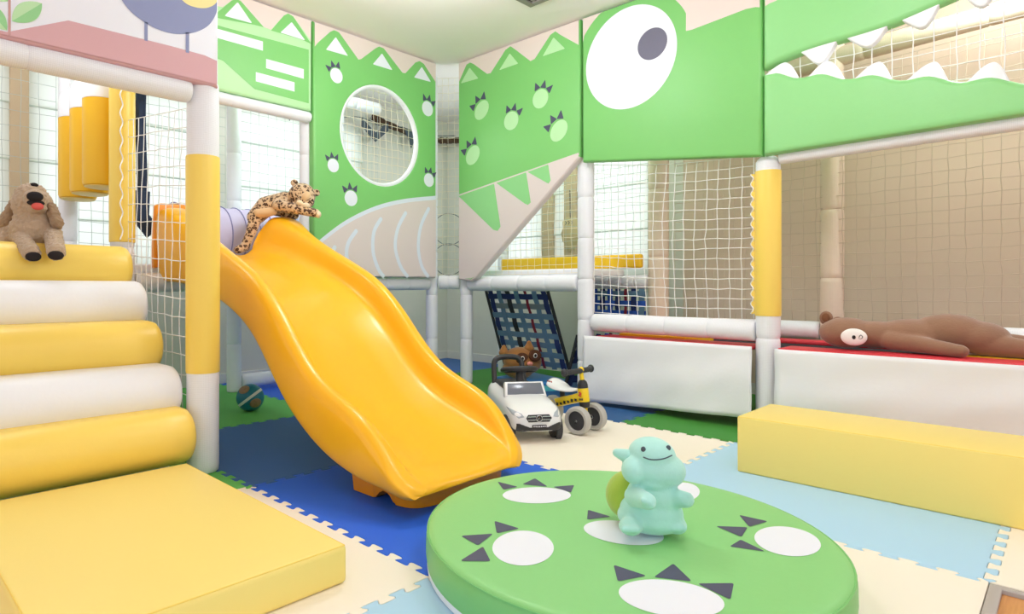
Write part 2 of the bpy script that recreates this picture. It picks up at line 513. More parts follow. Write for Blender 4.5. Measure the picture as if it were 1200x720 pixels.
def window(n, axis, h):
    u0, u1, z0, z1 = h
    fr, gl = NB(), NB()
    P = YW if axis == 'Y' else XW
    def bx(b, a0, a1, c0, c1, d0, d1, r=.004):
        if axis == 'Y': rbox(b, (a0, P+d0, c0), (a1, P+d1, c1), r, seg=1)
        else: rbox(b, (P+d0, a0, c0), (P+d1, a1, c1), r, seg=1)
    w = .04 if u1-u0 > .3 else .02
    bx(fr, u0, u1, z0, z0+w, .02, .08); bx(fr, u0, u1, z1-w, z1, .02, .08)
    bx(fr, u0, u0+w, z0+w, z1-w, .02, .08); bx(fr, u1-w, u1, z0+w, z1-w, .02, .08)
    if u1-u0 > .9: bx(fr, (u0+u1)/2-.02, (u0+u1)/2+.02, z0+w, z1-w, .03, .07)
    r = structure('window_%d' % n, fr, 'frame', smooth=False)
    bx(gl, u0+w*.7, u1-w*.7, z0+w*.7, z1-w*.7, .048, .054, 0)
    m, nt, b = new_mat('window_glass_%d' % n)
    tr = nt.nodes.new('ShaderNodeBsdfTransparent'); gl_ = nt.nodes.new('ShaderNodeBsdfGlossy'); gl_.inputs['Roughness'].default_value = .02
    mx = nt.nodes.new('ShaderNodeMixShader'); mx.inputs['Fac'].default_value = .06
    nt.links.new(tr.outputs[0], mx.inputs[1]); nt.links.new(gl_.outputs[0], mx.inputs[2]); nt.links.new(mx.outputs[0], nt.nodes['Material Output'].inputs['Surface'])
    M['wg%d' % n] = m
    obj('pane', gl, 'wg%d' % n, r, smooth=False)
    return r
for i, h in enumerate(WB): window(i+1, 'Y', h)
for i, h in enumerate(WR): window(i+4, 'X', h)

def blind(axis, h, label, group):
    """roman blind of stiff pleated cloth hanging in front of a window"""
    u0, u1, z0, z1 = h; u0 -= .03; u1 += .03
    P = (YW if axis == 'Y' else XW) - .03
    f = (lambda u, z, w: Vector((u, P-w, z))) if axis == 'Y' else (lambda u, z, w: Vector((P-w, u, z)))
    top, bot = z1+.06, z0-.02
    n = 4; H = (top-bot)/n; bm = NB(); prof = []
    for k in range(n):
        zt = top-k*H
        prof += [(zt, 0.0), (zt-H*.55, .006), (zt-H*.93, .016), (zt-H*.985, .02)]
    prof.append((bot, .002))
    rows = [[bm.verts.new(f(u, z, w)) for u in (u0, u1)] for z, w in prof]
    for a, b in zip(rows[:-1], rows[1:]): bm.faces.new((a[0], a[1], b[1], b[0]))
    t = thing('roman_blind', label, 'blind', f((u0+u1)/2, bot, 0), 0, group)
    obj('cloth', bm, 'blind', t)
    bm = NB()
    a, b = f(u0, top-.03, -.015), f(u1, top+.0, .004)
    rbox(bm, [min(p, q) for p, q in zip(a, b)], [max(p, q) for p, q in zip(a, b)], .004); obj('head_rail', bm, 'frame', t)
    for k in range(1, n):
        bm = NB(); z = top-k*H; a, b = f(u0, z-.004, .0035), f(u1, z+.004, .021)
        rbox(bm, [min(p, q) for p, q in zip(a, b)], [max(p, q) for p, q in zip(a, b)], .002, seg=1); obj('rod_pocket', bm, 'hem', t)
G = 'white roman blinds over the windows'
for h, l in zip(WB, ('white roman blind behind the plush dog, leftmost on the back wall', 'white roman blind behind the yellow hanging bags and laced yellow post', 'white roman blind seen through the round hole of the green panel')): blind('Y', h, l, G)
for h, l in zip(WR, ('white roman blind beside the tan wall, seen right of the middle white post', 'very narrow white roman blind between two tan jambs', 'white roman blind just behind the slanted edge of the paw print panel')): blind('X', h, l, G)
# tan jambs between the windows
for k, (u0, u1) in enumerate(((2.99, 3.11), (3.23, 3.35))):
    bm = NB(); rbox(bm, (XW-.07, u0, .86), (XW-.001, u1, 2.42), .006); structure('trim_%d' % (k+1), bm, 'trim')
bm = NB(); rbox(bm, (.75, YW-.07, .86), (.85, YW-.001, 2.42), .006); structure('trim_3', bm, 'trim')
bm = NB(); rbox(bm, (2.03, YW-.07, .86), (2.15, YW-.001, 2.42), .006); structure('trim_4', bm, 'frame')

# ceiling vent
t = thing('ceiling_vent', 'square grey vent set in the cream ceiling', 'vent', (3.05, 2.27, ZC))
bm = NB(); c = Vector((2.975, 2.245)) ; x0, x1, y0, y1 = 2.70, 3.06, 1.98, 2.335
for a, b in (((x0, y0), (x1, y0+.04)), ((x0, y1-.04), (x1, y1)), ((x0, y0+.04), (x0+.04, y1-.04)), ((x1-.04, y0+.04), (x1, y1-.04))):
    rbox(bm, (a[0], a[1], ZC-.016), (b[0], b[1], ZC-.001), .004)
obj('frame', bm, 'vent', t)
bm = NB(); rbox(bm, (x0+.04, y0+.04, ZC-.006), (x1-.04, y1-.04, ZC-.001), 0); obj('backing', bm, 'vent_dark', t)
bm = NB()
for k in range(7): rbox(bm, (x0+.05, y0+.058+k*.037, ZC-.014), (x1-.05, y0+.072+k*.037, ZC-.007), 0)
obj('slat', bm, 'vent', t, label='grey louvre slats')

# ================================================================= FOAM TILES
GX, GY = .1135, .1564
PATHS = {}
def teeth_path(a, b):
    """interlocking jigsaw edge from lattice corner a to b; shared by both tiles"""
    key = (a, b)
    if key in PATHS: return PATHS[key]
    if (b, a) in PATHS: return PATHS[(b, a)][::-1]
    A, B = Vector(a), Vector(b); d = B-A; L = d.length; d.normalize(); n = Vector((-d.y, d.x))
    N = 12; p = L/N; h = .0125; pts = [tuple(A)]
    for k in range(N):
        s = k*p; 
        seq = [(.20, -h*.0), (.27, -h), (.31, -h)] if False else None
        for u, v in ((.18, -h), (.26, -h*.9), (.30, -h*.4), (.22, h*.4), (.20, h*.85), (.27, h), (.73, h), (.80, h*.85), (.78, h*.4), (.70, -h*.4), (.74, -h*.9), (.82, -h)):
            q = A + d*(s+u*p) + n*v; pts.append(tuple(q))
    pts.append(tuple(B)); PATHS[key] = pts
    return pts
def straight(a, b): return [a, b]

def tile(rect, m, label, group='interlocking foam floor tiles', teeth='wens'):
    x0, x1, y0, y1 = rect; r = lambda v: round(v, 4)
    c = [(r(x0), r(y0)), (r(x1), r(y0)), (r(x1), r(y1)), (r(x0), r(y1))]
    loop = []
    for k, s in enumerate('senw'):
        a, b = c[k], c[(k+1) % 4]
        key = (min(a, b), max(a, b)); pth = (teeth_path if s in teeth else straight)(*key)
        if key[0] != a: pth = pth[::-1]
        loop += pth[:-1]
    loop = inset(ccw(loop), .0006)
    bm = NB(); puffy(bm, loop, lambda u, v, w: Vector((u, v, .014-w)), .0135, .002, 0, seg=2, core=(x0+.03, x1-.03, y0+.03, y1-.03))
    o = obj('foam_tile', bm, m, angle=50); tag(o, label, 'floor tile', group); return o
def cell(i, j, m, label, teeth='wens'):
    return tile((GX+i, GX+i+1, GY+j, GY+j+1), m, label, teeth=teeth)
cell(2, 0, 'mat_sky', 'light blue foam tile between the round green pad and the yellow bench')
cell(1, 0, 'mat_cream', 'cream foam tile mostly under the front of the round green pad', teeth='wen')
cell(0, 0, 'mat_sky', 'light blue foam tile at the near left of the round green pad')
cell(2, -1, 'mat_cream', 'cream foam tile at the bottom right corner, at the end of the bench', teeth='n')
cell(0, 1, 'mat_cream', 'cream foam tile beside the yellow landing mat', teeth='ens')
cell(1, 1, 'mat_blue', 'royal blue foam tile under the lower end of the slide')
cell(1, 2, 'mat_navy', 'dull navy foam tile in the shade under the slide')
cell(0, 2, 'mat_green', 'green foam tile under the foot of the tall yellow and white post', teeth='ens')
tile((GX+1, GX+2, GY+3, 4.6), 'mat_green', 'green foam tile the teal ball rests on', teeth='wes')
tile((GX+0, GX+1, GY+3, 4.6), 'mat_navy', 'navy foam tile behind the stair', teeth='es')
cell(2, 1, 'mat_cream', 'cream foam tile the toy car and bike stand on')
cell(2, 2, 'mat_dkgreen', 'grass green foam tile behind the toy car')
tile((GX+2, GX+3, GY+3, 4.6), 'mat_blue', 'bright blue foam tile far under the platform behind the slide', teeth='ws')
tile((GX+3, 4.6, GY+1.6, GY+2.6), 'mat_deep', 'deep blue foam tile reaching under the short white skirt', teeth='ns')
tile((GX+3, 4.6, GY+.6, GY+1.6), 'mat_dkgreen', 'grass green foam tile beside the end of the yellow bench', teeth='n')
tile((GX+3, 4.6, GY+2.6, GY+3.6), 'mat_dkgreen', 'green foam tile under the strap climbing net', teeth='s')
tile((GX+3, 4.6, GY+3.6, 4.6), 'mat_navy', 'navy foam tile in the far corner behind the white posts', teeth='')

bm = NB(); q = .026  # grey strip added for the tile side showing above the bare wood
puffy(bm, [(GX+2-.001, GY-.001), (GX+1.2, GY-.001), (GX+1.2, GY-q), (GX+2-q, GY-q), (GX+2-q, GY-.98), (GX+2-.001, GY-.98)], lambda u, v, w: Vector((u, v, .012-w)), .0115, .002, 0, 2)
tag(obj('tile_side_strip', bm, 'tile_side', angle=50), 'thin grey tile side strip between cream foam tiles and the bare wooden floor', 'tile_side')

# ================================================================= PLAY FRAMES
def sleeve_profile(L, r, cinch):
    n = max(1, round(L/cinch)); h = L/n; prof = [(r*.86, 0)]
    for k in range(n):
        z = k*h
        prof += [(r*.97, z+.006), (r, z+.03), (r*1.01, z+h*.5), (r, z+h-.03), (r*.97, z+h-.006)]
        if k < n-1: prof.append((r*.90, z+h))
    prof.append((r*.86, L)); return prof

def tube(parent, a, b, r=.052, cinch=.24, name='rail', m='white_sleeve', label=None):
    a, b = Vector(a), Vector(b); d = b-a
    bm = NB(); lathe(bm, sleeve_profile(d.length, r, cinch), 24, Matrix.Translation(a) @ frame_z(d), uv=True)
    return obj(name, bm, m, parent, angle=50, label=label)

def post(parent, x, y, z0, z1, r=.053, cinch=.36, yellow=None, dome=False, flap=None, label=None, m='white_sleeve'):
    prof = sleeve_profile(z1-z0, r, cinch)
    if dome:
        prof = prof[:-2] + [(r*math.cos(t), z1-z0-r*.7+r*.8*math.sin(t)) for t in [i*PI/2/6 for i in range(6)]] + [(.002, z1-z0+r*.1)]
    bm = NB(); lathe(bm, prof, 28, Matrix.Translation((x, y, z0)), uv=True)
    p = obj('post', bm, m, parent, angle=50, label=label)
    if yellow:
        za, zb = yellow; R = r+.004
        bm = NB(); lathe(bm, [(r-.002, za), (R-.001, za+.001), (R, za+.006), (R, zb-.006), (R-.001, zb-.001), (r-.002, zb)], 28, Matrix.Translation((x, y, 0)))
        s = obj('sleeve', bm, 'yellow_vinyl', p, label='yellow vinyl sleeve')
        if flap is not None:
            # scalloped flap of the sleeve pulled to the net by a white cord
            d = Vector((math.cos(flap), math.sin(flap), 0)); bm = NB(); n = 120; k = 14
            t = Vector((-d.y, d.x, 0))*.003
            rows = []
            for i in range(n+1):
                z = za+.01 + (zb-za-.02)*i/n
                e = R-.012 + .016 + .013*abs(math.cos(PI*k*i/n))
                c = Vector((x, y, z))
                rows.append([bm.verts.new(c+d*(R-.012)+t), bm.verts.new(c+d*e+t*.6), bm.verts.new(c+d*e-t*.6), bm.verts.new(c+d*(R-.012)-t)])
            for A, B in zip(rows[:-1], rows[1:]):
                for q in range(3): bm.faces.new((A[q], A[q+1], B[q+1], B[q]))
            obj('flap', bm, 'yellow_vinyl', s, angle=60)
            bm = NB(); pts = []
            for i in range(2*k+1):
                z = za+.01 + (zb-za-.02)*i/(2*k)
                pts.append(Vector((x, y, z)) + d*(R+(.006 if i % 2 else .02)) + Vector((-d.y, d.x, 0))*(.006 if i % 2 else -.006))
            sweep(bm, bez(pts, 3), .0035, 5); obj('lacing', bm, 'net_white', s, label='white lacing cord')
    return p

Z1 = .79
# --- stair tower (left)
fA = thing('stair_tower', 'padded tube frame with tall yellow and white post at the stair on the left', 'play frame', (1.05, 2.47, 0))
post(fA, 1.065, 2.475, .014, 1.60, .0625, .5, (.418, 1.297), label='thick post, white above and below its yellow middle')
post(fA, 1.05, 3.43, .014, 2.40, .058, .5, (.995, 2.3), flap=-PI/2-.35, label='yellow post with laced seam')
post(fA, 2.03, 4.19, .014, 2.40, .05, .36)
post(fA, .98, 4.19, .014, 2.40, .05, .36)
post(fA, -.12, 2.475, .014, 1.60, .0625, .5, (.418, 1.297))
tube(fA, (-.10, 2.455, 1.545), (1.0, 2.455, 1.545), .046, .6, label='cream white rail under the bird panel')
tube(fA, (-.10, 2.475, 2.40), (1.06, 2.475, 2.40), .05)
bm = NB()
tube(fA, (1.11, 3.44, Z1), (2.17, 3.44, Z1), .052)
tube(fA, (1.03, 4.19, Z1), (1.98, 4.19, Z1), .05)
tube(fA, (1.03, 4.19, 2.36), (1.98, 4.19, 2.36), .05)
tube(fA, (1.05, 3.45, 2.36), (1.0, 4.14, 2.36), .05)
tube(fA, (2.08, 4.19, .085), (3.36, 4.19, .085), .05, .3, label='low white rail near the floor')
# --- corner tower behind the slide
fB = thing('corner_tower', 'white padded tube frame of the corner tower behind the slide and toy car', 'play frame', (3.45, 3.45, 0))
post(fB, 2.215, 3.53, Z1+.05, 2.42, .046, .36)
post(fB, 3.359, 3.53, .014, 2.42, .046, .33)
post(fB, 3.53, 3.316, .014, 2.42, .048, .33)
post(fB, 3.53, 2.241, .014, 2.42, .053, .27)
post(fB, 4.2, 3.5, .014, 2.42, .048, .33)
post(fB, 2.93, 4.19, .014, 2.42, .048, .33)
post(fB, 4.2, 2.07, .014, 2.42, .07, .5, m='warm_lit_peach_sleeve', label='broad peach post beside the tan wall')
tube(fB, (2.22, 3.53, Z1), (3.31, 3.53, Z1), .05)
tube(fB, (3.395, 3.49, Z1+.01), (3.50, 3.365, Z1+.01), .055, .08)
tube(fB, (3.53, 3.27, Z1), (3.53, 2.29, Z1), .056, .24)
tube(fB, (4.2, 3.45, Z1+.01), (4.2, 2.14, Z1+.01), .05, .1)
tube(fB, (4.2, 3.45, 2.36), (4.2, 2.14, 2.36), .05)
tube(fB, (2.22, 3.56, 2.36), (3.31, 3.56, 2.36), .045)
tube(fB, (2.08, 4.19, 2.3), (3.35, 4.19, 2.3), .05)
tube(fB, (3.53, 2.19, .40), (3.53, 2.235, .40), .05, .05) if False else None
# --- trampoline bay
fC = thing('trampoline_enclosure', 'padded tube frame with yellow post around the trampoline on the right', 'play frame', (3.53, 1.13, 0))
post(fC, 3.53, 1.133, .014, 1.455, .0585, .5, (.612, 1.378), dome=True, flap=PI/2+.25, label='post with white domed top and laced yellow sleeve')
post(fC, 4.2, 1.0, .014, 2.42, .06, .42, m='warm_lit_peach_sleeve', label='white back post toned tan by warm wall light')
post(fC, 3.53, -.75, .014, 1.6, .0585, .5, (.612, 1.378))
tube(fC, (3.53, 2.18, .535), (3.53, 1.19, .53), .056, .28, label='white rail above the short skirt')
tube(fC, (3.515, 1.07, 1.437), (3.515, -.7, 1.462), .036, .6, label='thin rail under the open jaw')
tube(fC, (4.2, 2.0, .5), (4.2, 1.06, .505), .055, .3)
tube(fC, (4.2, .94, .505), (4.2, -.75, .51), .055, .4)
tube(fC, (4.2, 1.9, 2.06), (4.2, -.75, 2.2), .055, .5, m='warm_lit_peach_sleeve')

# ================================================================= DECKS
bm = NB(); rbox(bm, (1.12, 3.50, .84), (3.3, 4.13, .89), .012)
tag(obj('platform_deck', bm, 'white_vinyl'), 'white padded deck at the top of the slide and stair', 'platform')
bm = NB(); rbox(bm, (3.59, 2.30, .84), (4.14, 3.44, .89), .012)
tag(obj('platform_deck', bm, 'white_vinyl'), 'white padded deck of the corner tower above the strap climbing net', 'platform')
bm = NB(); rbox(bm, (4.09, 2.15, .90), (4.14, 3.44, 1.0), .015)
rb = obj('edge_board', bm, 'yellow_deep'); tag(rb, 'long yellow padded board along the back of the corner tower deck', 'padding')

# ================================================================= NETS
def net(label, P00, P10, P01, P11, nu, nv, m, r=.0018, bulge=.02, droop=.015, jit=.004, n=None, seed=1, name='safety_net'):
    """cord net stretched between four corners, with a little sag and unevenness"""
    rnd = random.Random(seed)
    P00, P10, P01, P11 = map(Vector, (P00, P10, P01, P11))
    nrm = (P10-P00).cross(P01-P00).normalized()
    G = [[None]*(nv+1) for _ in range(nu+1)]
    for i in range(nu+1):
        for j in range(nv+1):
            u, v = i/nu, j/nv
            p = (1-u)*(1-v)*P00 + u*(1-v)*P10 + (1-u)*v*P01 + u*v*P11
            s = math.sin(PI*u)*math.sin(PI*v)
            p = p + nrm*bulge*s + Vector((0, 0, -droop*math.sin(PI*u)*(.4+.6*v)))
            if 0 < i < nu and 0 < j < nv: p = p + Vector((rnd.uniform(-jit, jit), rnd.uniform(-jit, jit), rnd.uniform(-jit, jit)))
            G[i][j] = p
    bm = NB()
    for i in range(nu+1): sweep(bm, G[i], r, 4)
    for j in range(nv+1): sweep(bm, [G[i][j] for i in range(nu+1)], r, 4)
    o = obj(name, bm, m, angle=0); tag(o, label, 'net', 'cord safety nets of the play frames'); return o
net('white cord net over the gap above the short white skirt', (3.535, 2.18, .60), (3.535, 1.205, .59), (3.535, 2.18, 1.56), (3.535, 1.205, 1.47), 16, 16, 'net_white', .0021, .05, .02, seed=2)
net('white cord net behind the open toothed mouth', (3.50, 1.12, 1.52), (3.50, -.7, 1.52), (3.50, 1.12, 2.46), (3.50, -.7, 2.46), 24, 13, 'net_white', .0021, .03, .01, seed=3)
net('tan cord net before the tan wall behind the bear', (4.2, 1.95, .56), (4.2, -.75, .57), (4.2, 1.95, 2.0), (4.2, -.75, 2.15), 40, 22, 'net_tan', .0018, .05, .03, seed=4)
net('grey cord net on the window side of the corner tower', (4.2, 3.42, .9), (4.2, 2.15, .9), (4.2, 3.42, 2.3), (4.2, 2.15, 2.3), 22, 24, 'net_grey', .0015, .02, .01, seed=5)
net('white cord net behind the slanted edge of the paw print panel', (3.545, 3.27, .86), (3.545, 2.30, .86), (3.545, 3.27, 1.7), (3.545, 2.30, 1.7), 16, 14, 'net_cream', .0014, .02, .01, seed=6)
net('cream cord net behind the round hole of the green panel', (2.27, 3.56, .86), (3.31, 3.56, .86), (2.27, 3.56, 2.32), (3.31, 3.56, 2.32), 18, 25, 'net_cream', .0019, .02, .01, seed=7)
net('grey cord net before the window behind the plush leopard', (2.09, 4.2, .9), (3.35, 4.2, .9), (2.09, 4.2, 2.25), (3.35, 4.2, 2.25), 18, 19, 'net_grey', .0015, .02, .01, seed=8)
net('grey cord net before the window behind the orange slide wing', (1.04, 4.2, .9), (1.97, 4.2, .9), (1.04, 4.2, 2.3), (1.97, 4.2, 2.3), 14, 21, 'net_grey', .0015, .02, .01, seed=9)
net('grey cord net before the window behind the plush dog', (-.6, 4.2, .9), (.92, 4.2, .9), (-.6, 4.2, 2.3), (.92, 4.2, 2.3), 17, 16, 'net_grey', .0015, .02, .01, seed=10)
net('white cord net closing the side of the stair', (1.06, 3.37, .06), (1.07, 2.545, .06), (1.06, 3.37, 1.62), (1.07, 2.545, 1.52), 11, 18, 'net_white', .0021, .02, -.0, seed=11)
net('cream cord net across the cut corner between the green panels', (3.37, 3.49, .86), (3.49, 3.34, .86), (3.37, 3.49, 2.40), (3.49, 3.34, 2.40), 4, 26, 'net_cream', .0014, .0, .0, seed=12)
net('grey cord net below the corner tower beside the strap climbing net', (4.2, 2.62, .06), (4.2, 2.14, .06), (4.2, 2.62, .73), (4.2, 2.14, .73), 9, 12, 'net_grey', .0018, .0, .0, seed=13)

# ================================================================= PRINTED PADDED PANELS
FL, FR, FB = 3.43, 3.43, 2.40
def L3(u, v, w): return Vector((u, FL+w, v))
def R3(u, v, w): return Vector((FR+w, u, v))
def B3(u, v, w): return Vector((u, FB+w, v))
def lp(x, y): p = onY(x, y, FL); return (p.x, p.z)
def rp(x, y): p = onX(x, y, FR); return (p.y, p.z)
def bp(x, y): p = onY(x, y, FB); return (p.x, p.z)
def c3(x, y): return lp(x/2.4+240, y/2.4)          # measured on an enlarged view
def c4(x, y): return rp(x/2.4+500, y/2.4)
ZT = 2.492

def paw(bm, to3d, cx, cy, r, rot, white, dark, ry=None, spread=.62, mirror=1, tilt=0):
    decal(bm, circle2(cx, cy, r, 32, ry or r, tilt), to3d, 2, white)
    for k in (-1, 0, 1):
        a = rot + k*spread; d = Vector((math.cos(a), math.sin(a))); n = Vector((-d.y, d.x))
        c = Vector((cx, cy)); R = r*1.12
        decal(bm, tri_round([c+d*R-n*r*.42, c+d*R+n*r*.42, c+d*(R+r*.95)], .12), to3d, 2, dark)

def spikes(bm, to3d, feet, apex, pink_top, g, wh, layer=2, halfw=None):
    pass

# ---- window panel (round hole) ----
bm = NB()
xl, xr = lp(367.5, 100)[0], lp(511.5, 100)[0]
hc = (2.772, 1.838); hr = .352
out = [(xl, .835), (xr, .835), (xr, ZT), (xl, ZT)]
puffy(bm, out, L3, .05, .018, 0, 4, hole=circle2(hc[0], hc[1], hr, 64))
# pink sky over three green mountains
e = .008
zig = [c3(305, 130), c3(318, 120), c3(352, 90), c3(365, 84), c3(378, 92), c3(432, 168), c3(440, 166), c3(480, 136), c3(490, 131), c3(503, 136), c3(556, 205), c3(564, 206), c3(592, 176), c3(604, 172), c3(616, 180), c3(650, 232)]
zig[0] = (xl+e, zig[0][1]); zig[-1] = (xr-e, zig[-1][1])
decal(bm, zig + [(xr-e, ZT-e), (xl+e, ZT-e)], L3, 1, 1)
for t3 in (((340, 140), (368, 104), (403, 158)), ((472, 181), (498, 150), (528, 198)), ((588, 218), (610, 188), (636, 231))):
    decal(bm, tri_round([c3(*q) for q in t3], .04, 1), L3, 2, 2)
# belly with light blue border and ribs
arc = [c3(q[0], q[1]) for q in bez([(250, 745), (290, 705), (335, 665), (400, 618), (480, 580), (560, 560), (651, 551)], 6)]
arc = [q for q in arc if q[0] > xl+e]; arc[-1] = (xr-e, arc[-1][1])
decal(bm, [(xl+e, arc[0][1])] + arc + [(xr-e, .835+e), (xl+e, .835+e)], L3, 1, 3)
low = [(q[0], q[1]-.03) for q in arc]
decal(bm, [(xl+e, low[0][1])] + low + [(xr-e, .835+e), (xl+e, .835+e)], L3, 2, 4)
for rib in ([(417, 271), (408, 285), (406, 300), (411, 318), (421, 325)], [(446, 257), (438, 272), (437, 295), (443, 315), (450, 325)],
            [(475, 250), (466, 268), (463, 290), (469, 312), (478, 325)], [(502, 245), (493, 265), (490, 290), (494, 312), (502, 325)], [(392, 290), (386, 305), (388, 320), (394, 326)]):
    decal(bm, stroke(bez([lp(*q) for q in rib], 5), .030), L3, 3, 3)
for x, y, r, a in ((370, 213, 21, 2.0), (626, 306, 21, 1.35), (361, 466, 19, 1.75), (411, 558, 22, 1.7), (630, 507, 19, 1.35)):
    cx, cy = c3(x, y); rr = abs(c3(x, y+r)[1]-cy)
    paw(bm, L3, cx, cy, rr, a, 2, 5)
o = obj('padded_panel', bm, ['green', 'pink', 'white_print', 'blue_rib', 'pink_belly', 'claw'], angle=60)
tag(o, 'green padded panel with a round hole, paw prints and a striped pink belly', 'panel')
def edge_mat(o, test, mi):
    for p in o.data.polygons:
        if p.loop_total <= 4 and p.material_index == 0 and test(p.center): p.material_index = mi
edge_mat(o, lambda c: c.z > ZT-.03, 1); edge_mat(o, lambda c: c.z < .87, 4)
# white rim of the hole (a part of its own)
bm = NB(); sweep(bm, [L3(u, v, .022) for u, v in circle2(hc[0], hc[1], hr-.002, 64)], .019, 10, closed=True)
o2 = obj('hole_rim', bm, 'white_vinyl', o, label='white rim of the round hole')

# ---- small green panel over the slide ----
bm = NB()
zb = lp(330, 122)[1]; x0 = 1.13; x1 = xl-.012
puffy(bm, [(x0, zb), (x1, zb), (x1, ZT), (x0, ZT)], L3, .05, .018, 0, 4)
zig = [(x0+e, c3(0, 35)[1]), c3(50, 20), c3(75, 2), c3(88, -4), c3(102, 4), c3(165, 76), c3(186, 84), c3(222, 44), c3(234, 38), c3(248, 46), c3(296, 112), (x1-e, c3(300, 118)[1])]
decal(bm, zig + [(x1-e, ZT-e), (x0+e, ZT-e)], L3, 1, 1)
# green mountains drawn on a pale green ground
for m in ([(20, 48), (75, 2), (88, -4), (102, 4), (166, 77), (140, 70)], [(186, 86), (222, 44), (234, 38), (248, 46), (299, 124), (275, 112)]):
    decal(bm, [c3(*q) for q in m], L3, 2, 2)
for t3 in (((55, 45), (92, 6), (133, 66)), ((212, 92), (244, 62), (282, 114))):
    decal(bm, tri_round([c3(*q) for q in t3], .04, 1), L3, 3, 3)
decal(bm, [(x0+.05, c3(0, 60)[1]), c3(52, 76), c3(292, 140), c3(292, 291), c3(140, 251), c3(52, 172), (x0+.05, c3(0, 125)[1])], L3, 2, 2)
for b4 in (((20, 77), (163, 117), (163, 143), (20, 103)), ((172, 166), (278, 195), (278, 222), (172, 192)), ((143, 203), (252, 232), (252, 258), (143, 229))):
    decal(bm, [c3(*q) for q in b4], L3, 3, 3)
o = obj('padded_panel', bm, ['green_light', 'pink', 'green', 'white_print'], angle=60)
tag(o, 'small green padded panel with three white bars, above the slide entrance', 'panel')
edge_mat(o, lambda c: c.z > ZT-.03, 1)
# rail under it belongs to the frame
tube(fA, (1.12, 3.47, zb-.035), (2.20, 3.47, zb-.035), .036, .6, label='thin cream rail under the small green panel')

# ---- paw print panel with slanted lower edge ----
bm = NB()
yl, yr = rp(537, 200)[0], rp(679.5, 100)[0]
out = [(yl, .82), rp(552, 330), rp(558, 326), rp(677, 187), (yr, rp(679, 184)[1]), (yr, ZT), (yl, ZT)]
puffy(bm, out, R3, .05, .015, 0, 4)
zig = [(yl-e, c4(88, 232)[1]), c4(112, 182), c4(122, 176), c4(132, 180), c4(170, 208), c4(180, 206), c4(222, 140), c4(236, 130), c4(250, 140), c4(292, 172), c4(304, 166), c4(348, 98), c4(362, 88), c4(376, 98), c4(424, 128)]
zig[-1] = (yr+e, zig[-1][1])
decal(bm, zig + [(yr+e, ZT-e), (yl-e, ZT-e)], R3, 1, 1)
for t3 in (((96, 235), (121, 190), (146, 221)), ((204, 198), (234, 150), (258, 179)), ((326, 159), (357, 105), (390, 137))):
    decal(bm, tri_round([c4(*q) for q in t3], .04, 1), R3, 2, 2)
gl = [(yl-e, c4(88, 548)[1]), (yr+e, c4(425, 430)[1])]
belly = [gl[0], gl[1], (yr+.006, out[4][1]+.012), (out[3][0]+.002, out[3][1]+.016), (out[2][0]+.004, out[2][1]+.012), (out[1][0]+.004, .82+.008), (yl-.008, .828)]
decal(bm, belly, R3, 1, 3)
for f in (((90, 552), (190, 517), (208, 638), (200, 650), (188, 647)), ((196, 515), (280, 485), (293, 570), (285, 577), (276, 573)), ((284, 484), (342, 463), (349, 508), (343, 517), (335, 513))):
    decal(bm, [c4(*q) for q in f], R3, 2, 4)
for x, y, ra, a, tl in ((155, 310, 27, 2.05, .75), (238, 340, 26, 1.25, 0), (320, 278, 27, 1.25, 0), (372, 368, 30, 2.1, .8), (130, 437, 27, 2.05, .8)):
    cx, cy = c4(x, y); rr = abs(c4(x, y+ra)[1]-cy)
    # seen from the room, u runs to the left: mirror the angle
    decal(bm, circle2(cx, cy, rr*(1.08 if tl else 1), 32, rr*(.86 if tl else 1), PI-tl if tl else 0), R3, 2, 2)
    for k in (-1, 0, 1):
        aa = PI-(a+k*.66); d = Vector((math.cos(aa), math.sin(aa))); n = Vector((-d.y, d.x)); c = Vector((cx, cy)); RR = rr*1.1
        decal(bm, tri_round([c+d*RR-n*rr*.40, c+d*RR+n*rr*.40, c+d*(RR+rr*.85)], .12), R3, 2, 5)
o = obj('padded_panel', bm, ['green', 'pink', 'green_light', 'pink_belly', 'green_fang', 'claw'], angle=60)
edge_mat(o, lambda c: c.z > ZT-.03, 1); edge_mat(o, lambda c: c.z < gl[0][1] + (gl[1][1]-gl[0][1])*(c.y-gl[0][0])/(gl[1][0]-gl[0][0]), 3)
tag(o, 'green padded panel with five paw prints and fangs along a slanted lower edge', 'panel')

# ---- eye panel ----
def c2(x, y): return rp(x/3.6+680, y/3.6)
bm = NB()
yl, yr = rp(682, 100)[0], rp(892.3, 100)[0]
zl, zr = rp(682, 190)[1], rp(892, 182.5)[1]
puffy(bm, [(yl, zl), (yr, zr), (yr, ZT), (yl, ZT)], R3, .05, .02, 0, 4)
ec, er = (1.877, 2.150), .298
# pink sky left and right of the green brow bump
br = .383
al = [(ec[0]+br*math.cos(a), ec[1]+br*math.sin(a)) for a in [.62+i*(1.15-.62)/10 for i in range(11)]]
al = [q for q in al if q[0] < yl-e and q[1] < ZT-e]
decal(bm, [(yl-e, ZT-e), (yl-e, c2(0, 183)[1])] + al + [(al[-1][0]-.02, ZT-e)], R3, 1, 1)
ar = [(ec[0]+br*math.cos(a), ec[1]+br*math.sin(a)) for a in [2.02+i*(2.72-2.02)/10 for i in range(11)]]
ar = [q for q in ar if q[1] < ZT-e]
decal(bm, [(ar[0][0], ZT-e)] + ar + [c2(446, 131), c2(470, 126), c2(700, 38), c2(740, 30), (yr+e, c2(768, 28)[1]), (yr+e, ZT-e)], R3, 1, 1)
decal(bm, circle2(ec[0], ec[1], er, 64, er*1.03), R3, 2, 2)
pc = rp(764.5, 51.5)
decal(bm, circle2(pc[0], pc[1], .092, 48), R3, 3, 3)
